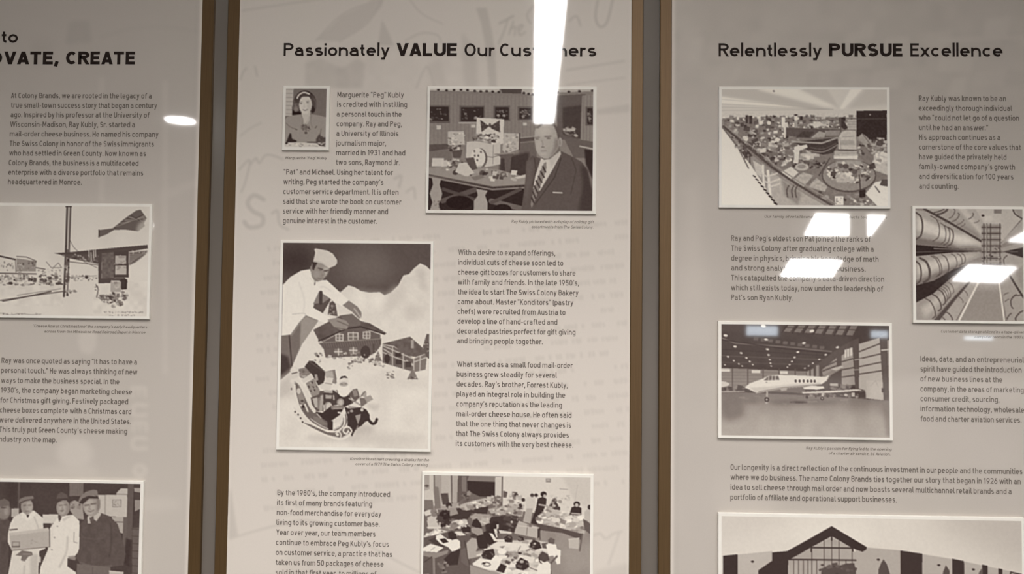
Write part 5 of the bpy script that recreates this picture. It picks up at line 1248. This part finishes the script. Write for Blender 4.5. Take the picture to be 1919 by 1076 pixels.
words(panel_left, 'paragraph', [
    ('Ray was once quoted as saying "It has to have a', 2.9, 257, 680.4), ('personal touch." He was always thinking of new', 2, 257.6, 699), ('ways to make the business special. In the', 2, 223.8, 717.6),
    ("1930's, the company began marketing cheese", 1.5, 247.5, 736.1), ('for Christmas gift giving. Festively packaged', .6, 240.4, 754.7), ('cheese boxes complete with a Christmas card', -.4, 246.3, 773.2),
    ('were delivered anywhere in the United States.', -1, 245.5, 791.6), ("This truly put Green County's cheese making", -1.4, 238.5, 809.8), ('industry on the map.', -4.3, 106.4, 827.8)])

lettering('heading', [('Passionately', 531.5, 730, 104.9, H_), ('VALUE', 743, 856, 105.2, B_), ('Our Customers', 870, 1117, 105.6, H_)], CAPH, M_INK, panel_mid, label='dark heading with the word VALUE in bold')
words(panel_mid, 'paragraph', [
    ('Marguerite "Peg" Kubly', 632.4, 756.7, 182.6), ('is credited with instilling', 631.8, 762.9, 200.6), ('a personal touch in the', 631, 752.5, 218.7), ('company. Ray and Peg,', 630.7, 753, 236.9),
    ('a University of Illinois', 630.4, 746.7, 254.9), ('journalism major,', 629.8, 723.3, 273), ('married in 1931 and had', 629.8, 759.5, 291), ('two sons, Raymond Jr.', 629.6, 749, 309.1),
    ('"Pat" and Michael. Using her talent for', 531.7, 736, 327.3), ("writing, Peg started the company's", 531.2, 718.5, 345.6), ('customer service department. It is often', 530.8, 746.8, 363.9),
    ('said that she wrote the book on customer', 530.5, 751.8, 382.1), ('service with her friendly manner and', 530, 727.3, 400.3), ('genuine interest in the customer.', 530, 706.6, 418.4)], .0104)
caption(panel_mid, [('Marguerite "Peg" Kubly', 534.7, 612.5, 298.4)], .0050)
caption(panel_mid, [('Ray Kubly pictured with a display of holiday gift', 958.3, 1112.3, 417.7), ('assortments from The Swiss Colony.', 996, 1111.8, 427.6)])
caption(panel_mid, [('Konditor Horst Hart creating a display for the', 656, 804.2, 862.5), ('cover of a 1979 The Swiss Colony catalog.', 665.8, 802.8, 872)])
words(panel_mid, 'paragraph', [
    ('With a desire to expand offerings,', 858.8, 1040.4, 478), ('individual cuts of cheese soon led to', 858.4, 1055.5, 496.5), ('cheese gift boxes for customers to share', 858.2, 1078.4, 515),
    ("with family and friends. In the late 1950's,", 858, 1084.6, 533.4), ('the idea to start The Swiss Colony Bakery', 858, 1084, 551.9), ('came about. Master "Konditors" (pastry', 857.6, 1074.4, 570.2),
    ('chefs) were recruited from Austria to', 857.4, 1059.6, 588.5), ('develop a line of hand-crafted and', 857.2, 1044.5, 606.9), ('decorated pastries perfect for gift giving', 856.8, 1078.4, 625.3), ('and bringing people together.', 856.6, 1017, 643.7)], .0103)
words(panel_mid, 'paragraph', [
    ('What started as a small food mail-order', 856.4, 1073, 687.4), ('business grew steadily for several', 856, 1043.3, 706), ("decades. Ray's brother, Forrest Kubly,", 855.8, 1063.7, 724.6), ('played an integral role in building the', 855.5, 1059.2, 743.2),
    ("company's reputation as the leading", 855.3, 1053, 761.8), ('mail-order cheese house. He often said', 855, 1071, 780.4), ('that the one thing that never changes is', 854.7, 1070.3, 798.9), ('that The Swiss Colony always provides', 854.4, 1066, 817.4), ('its customers with the very best cheese.', 854.2, 1074, 836)], .0103)
words(panel_mid, 'paragraph', [
    ("By the 1980's, the company introduced", 519.8, 731, 928.2), ('its first of many brands featuring', 519, 697.4, 946.8), ('non-food merchandise for everyday', 518.5, 714.5, 965.3), ('living to its growing customer base.', 518, 711.7, 984), ('Year over year, our team members', 517.6, 703.6, 1002.7),
    ("continue to embrace Peg Kubly's focus", 517.2, 728.8, 1021.4), ('on customer service, a practice that has', 516.9, 735, 1040.1), ('taken us from 50 packages of cheese', 516.7, 718.7, 1058.8), ('sold in that first year, to millions of', 516.5, 705, 1077.5)], .0103)

lettering('heading', [('Relentlessly', 1346.6, 1540, 105.8, H_), ('PURSUE', 1553.3, 1691, 105.9, B_), ('Excellence', 1706, 1878.6, 106, H_)], CAPH, M_INK, panel_right, label='dark heading with the word PURSUE in bold')
words(panel_right, 'paragraph', [
    ('Ray Kubly was known to be an', 1721.6, 1885.2, 189.3), ('exceedingly thorough individual', 1721.4, 1896, 207.6), ('who "could not let go of a question', 1721.4, 1909.6, 225.6), ('until he had an answer."', 1721.6, 1851.5, 243.9), ('His approach continues as a', 1721.8, 1874.5, 262.2),
    ('cornerstone of the core values that', 1721.8, 1913, 280.5), ('have guided the privately held', 1721.8, 1886, 298.8), ("family-owned company's growth", 1721.8, 1902, 317.1), ('and diversification for 100 years', 1722, 1899, 335.5), ('and counting.', 1722.2, 1796, 353.8)])
caption(panel_right, [('Our family of retail brands offers many products to customers', 1432, 1662, 408.3)])
words(panel_right, 'paragraph', [
    ("Ray and Peg's eldest son Pat joined the ranks of", 1370.2, 1631.2, 451.5), ('The Swiss Colony after graduating college with a', 1370.2, 1637.2, 470), ('degree in physics, bringing his knowledge of math', 1370.2, 1646.3, 488.6), ('and strong analytical skills to the business.', 1370.2, 1622, 507.1),
    ("This catapulted the company's data-driven direction", 1370.2, 1656.8, 525.6), ('which still exists today, now under the leadership of', 1370, 1654.4, 544), ("Pat's son Ryan Kubly.", 1370, 1485.7, 562.4)], .0104)
caption(panel_right, [('Customer data storage utilized by a tape-driven', 1763, 1919.5, 623.6), ("computer room in the 1980's.", 1826, 1919, 633.6)])
words(panel_right, 'paragraph', [
    ('Ideas, data, and an entrepreneurial', 1724.8, 1918.3, 677.6), ('spirit have guided the introduction', 1724.8, 1914.3, 696.3), ('of new business lines at the', 1724.8, 1878, 715), ('company, in the areas of marketing,', 1724.8, 1921, 733.6),
    ('consumer credit, sourcing,', 1725, 1872.5, 752.2), ('information technology, wholesale', 1725, 1919, 771), ('food and charter aviation services.', 1725.2, 1914, 789.8)])
caption(panel_right, [("Ray Kubly's passion for flying led to the opening", 1510.4, 1670.3, 842.3), ('of a charter air service, SC Aviation.', 1552.5, 1668.3, 852.2)])
words(panel_right, 'paragraph', [
    ('Our longevity is a direct reflection of the continuous investment in our people and the communities', 1369, 1915.6, 880.6), ('where we do business. The name Colony Brands ties together our story that began in 1926 with an', 1369, 1912.6, 899.2),
    ('idea to sell cheese through mail order and now boasts several multichannel retail brands and a', 1369, 1895.4, 918), ('portfolio of affiliate and operational support businesses.', 1368.6, 1680, 936.8)], .0104)

# ------------------------------------------------------------------ photo prints
PT = 0.006                                        # thickness of a mounted print


def photo(label, outer, inner, corners, painter, fill=.5, seed=1):
    """outer / inner: TL, TR, BR, BL pixels of the mount and of the picture; corners: the same picture corners in the painter's units"""
    yf = FACE_Y - PT

    def rect(c):
        w = [wall(*p, yf) for p in c]
        return (w[0][0] + w[3][0]) / 2, (w[1][0] + w[2][0]) / 2, (w[2][1] + w[3][1]) / 2, (w[0][1] + w[1][1]) / 2
    x0, x1, z0, z1 = rect(outer)
    root = empty('photo_print', ((x0 + x1) / 2, FACE_Y, z0))
    tag(root, label, 'photograph', 'mounted photo prints on the panels')
    box('mount', x0, x1, yf, FACE_Y - .0001, z0, z1, M_MOUNT, root, b=.0006)
    x0, x1, z0, z1 = rect(inner)
    d = Pic(x1 - x0, z1 - z0, corners, .0011, fill, seed)
    painter(d)
    d.build('picture', x0, z1, yf - .0002, M_PICTURE, root)
    return root


def crop(x, y, s, pts):
    return [(x + a / s, y + b / s) for a, b in pts]


def add(label, x, y, s, outer, inner, painter, fill=.5, seed=1):
    photo(label, crop(x, y, s, outer), crop(x, y, s, inner), inner, painter, fill, seed)


add('sepia photo of a white-hatted baker arranging toy chalets and a sleigh in snow', 500, 430, 2.5029, [(62, 52), (782, 53), (769, 1042), (43, 1037)], [(77, 65), (768, 66), (757, 1027), (58, 1021)], paint_chef)
add('sepia photo of a man in a suit beside a table of gift boxes', 780, 140, 3.586, [(75, 77), (1215, 80), (1207, 937), (62, 930)], [(93, 95), (1190, 98), (1184, 914), (80, 910)], paint_desk, seed=2)
add('small sepia portrait of a woman in a light jacket, left of the first paragraph', 510, 150, 7.177, [(145, 78), (775, 78), (760, 945), (132, 945)], [(183, 115), (733, 118), (718, 905), (172, 900)], paint_woman, seed=3)
add('sepia photo of an office crowded with typists, below the cheese paragraphs', 780, 870, 3.998, [(45, 67), (1332, 68), (1322, 1010), (30, 1010)], [(62, 90), (1308, 93), (1298, 988), (48, 988)], paint_office, seed=4)
add('pale ink drawing of a snowy railway depot and street with a tall pole', 0, 360, 2.99, [(-135, 58), (853, 67), (835, 712), (-148, 704)], [(-120, 74), (838, 84), (822, 696), (-134, 688)], paint_depot, .9, 5)
add('sepia photo of four men in caps and white coats with a carton', 0, 880, 5.49, [(-272, 96), (1480, 118), (1440, 1420), (-290, 1410)], [(-247, 126), (1448, 145), (1410, 1390), (-262, 1380)], paint_men, .2, 6)
add('sepia photo of a large cluttered merchandise hall with a striped floor line', 1330, 150, 3.711, [(65, 45), (1252, 47), (1258, 893), (63, 890)], [(83, 65), (1232, 66), (1236, 874), (83, 870)], paint_store, seed=7)
add('sepia photo looking down an aisle between rows of banded tubes', 1690, 360, 4.14, [(82, 108), (962, 112), (966, 1022), (90, 1018)], [(107, 130), (940, 133), (943, 998), (110, 996)], paint_tubes, seed=8)
add('sepia photo of a small white jet parked inside a hangar', 1330, 590, 3.986, [(63, 50), (1362, 58), (1370, 938), (63, 925)], [(87, 73), (1340, 80), (1345, 913), (87, 905)], paint_hangar, .2, 9)
add('wide sepia photo of a long building with a dark gabled entrance', 1330, 860, 3.258, [(50, 337), (1928, 354), (1922, 1082), (54, 1076)], [(70, 357), (1910, 373), (1905, 1062), (75, 1055)], paint_building, .88, 10)


# ------------------------------------------------------------------ ceiling lights
def linear_light(x, y0, y1, w):
    r = tag(empty('linear_light', (x, (y0 + y1) / 2, CEIL - .06)), 'long white linear ceiling light reflected as a bright streak on the middle panel', 'ceiling light')
    box('housing', x - w / 2 - .006, x + w / 2 + .006, y0 - .006, y1 + .006, CEIL - .055, CEIL - .0005, M_METAL, r)
    v = [(x - w / 2, y0, CEIL - .056), (x + w / 2, y0, CEIL - .056), (x + w / 2, y1, CEIL - .056), (x - w / 2, y1, CEIL - .056),
         (x - w / 2 + .01, y0 + .01, CEIL - .064), (x + w / 2 - .01, y0 + .01, CEIL - .064), (x + w / 2 - .01, y1 - .01, CEIL - .064), (x - w / 2 + .01, y1 - .01, CEIL - .064)]
    mesh_obj('diffuser', v, [(4, 7, 6, 5), (0, 4, 5, 1), (1, 5, 6, 2), (2, 6, 7, 3), (3, 7, 4, 0)], M_LINEAR, r)


def downlight(x, y, rad, label, lens=None):
    r = tag(empty('downlight', (x, y, CEIL - .01)), label, 'ceiling light')
    n = 40
    ring, v = [], []
    for q, z in ((rad + .012, CEIL - .0005), (rad + .012, CEIL - .005), (rad, CEIL - .007)):
        v += [(x + q * math.cos(2 * math.pi * k / n), y + q * math.sin(2 * math.pi * k / n), z) for k in range(n)]
    for s in (0, 1):
        ring += [(s * n + k, s * n + (k + 1) % n, (s + 1) * n + (k + 1) % n, (s + 1) * n + k) for k in range(n)]
    mesh_obj('trim_ring', v, ring, M_METAL, r)
    mesh_obj('lens', [(x + rad * math.cos(2 * math.pi * k / n), y + rad * math.sin(2 * math.pi * k / n), CEIL - .0075) for k in range(n)], [tuple(range(n))[::-1]], lens or M_DOWN, r)
    return r


def panel_light(q, label):
    cx, cy = sum(p[0] for p in q) / 4, sum(p[1] for p in q) / 4
    r = tag(empty('panel_light', (cx, cy, CEIL - .02)), label, 'ceiling light', 'flat panel lights across the far ceiling')
    o = [(cx + (a - cx) * 1.04, cy + (b - cy) * 1.03) for a, b in q]
    v = [(a, b, CEIL - .0005) for a, b in o] + [(a, b, CEIL - .016) for a, b in o] + [(a, b, CEIL - .016) for a, b in q]
    f = []
    for k in range(4):
        n = (k + 1) % 4
        f += [(k, n, 4 + n, 4 + k), (4 + k, 4 + n, 8 + n, 8 + k)]
    mesh_obj('frame', v, f, M_METAL, r)
    mesh_obj('diffuser', [(a, b, CEIL - .0155) for a, b in q], [(3, 2, 1, 0)], M_PANELLIGHT, r)


linear_light(.055, -3.16, -1.25, .112)
ADDED_SPOTS = (-1.9, -1.1, -.3, .5, 1.3, 2.1)  # unseen downlights added to brighten the panels towards the bottom
for k, x in enumerate(ADDED_SPOTS):
    r = downlight(x, -1.12, .06, '%s added downlight in the unseen row close above the panels' % ('leftmost', 'second from left', 'third from left', 'third from right', 'second from right', 'rightmost')[k], M_ADDED_LENS)
    ld = bpy.data.lights.new('added_bulb', 'SPOT')
    ld.energy, ld.color = W_SPOT, LAMP
    ld.spot_size, ld.spot_blend, ld.shadow_soft_size = math.radians(118), 1.0, .06
    lo = bpy.data.objects.new('added_bulb', ld)
    COL.objects.link(lo)
    lo.parent = r
    lo.location = (0, 0, -.03)
    r['group'] = 'small added downlights, out of view along the display wall'
downlight(-2.18, -3.34, .086, 'round recessed downlight reflected as a small oval on the left panel')
panel_light([(6.64, -20.15), (8.03, -20.18), (6.0, -14.17), (4.96, -14.01)], 'far panel light reflected over the paragraph about the eldest son')
panel_light([(3.74, -9.62), (4.67, -9.69), (3.93, -7.52), (3.11, -7.38)], 'panel light behind the dark post, reflected just under the merchandise hall photo')
panel_light([(11.9, -21.54), (13.62, -22.2), (10.31, -15.84), (8.94, -15.17)], 'panel light reflected in the middle of the banded tubes photo')
panel_light([(6.88, -10.27), (7.75, -10.6), (6.75, -8.3), (5.95, -8.0)], 'panel light reflected at the right edge of the banded tubes photo')
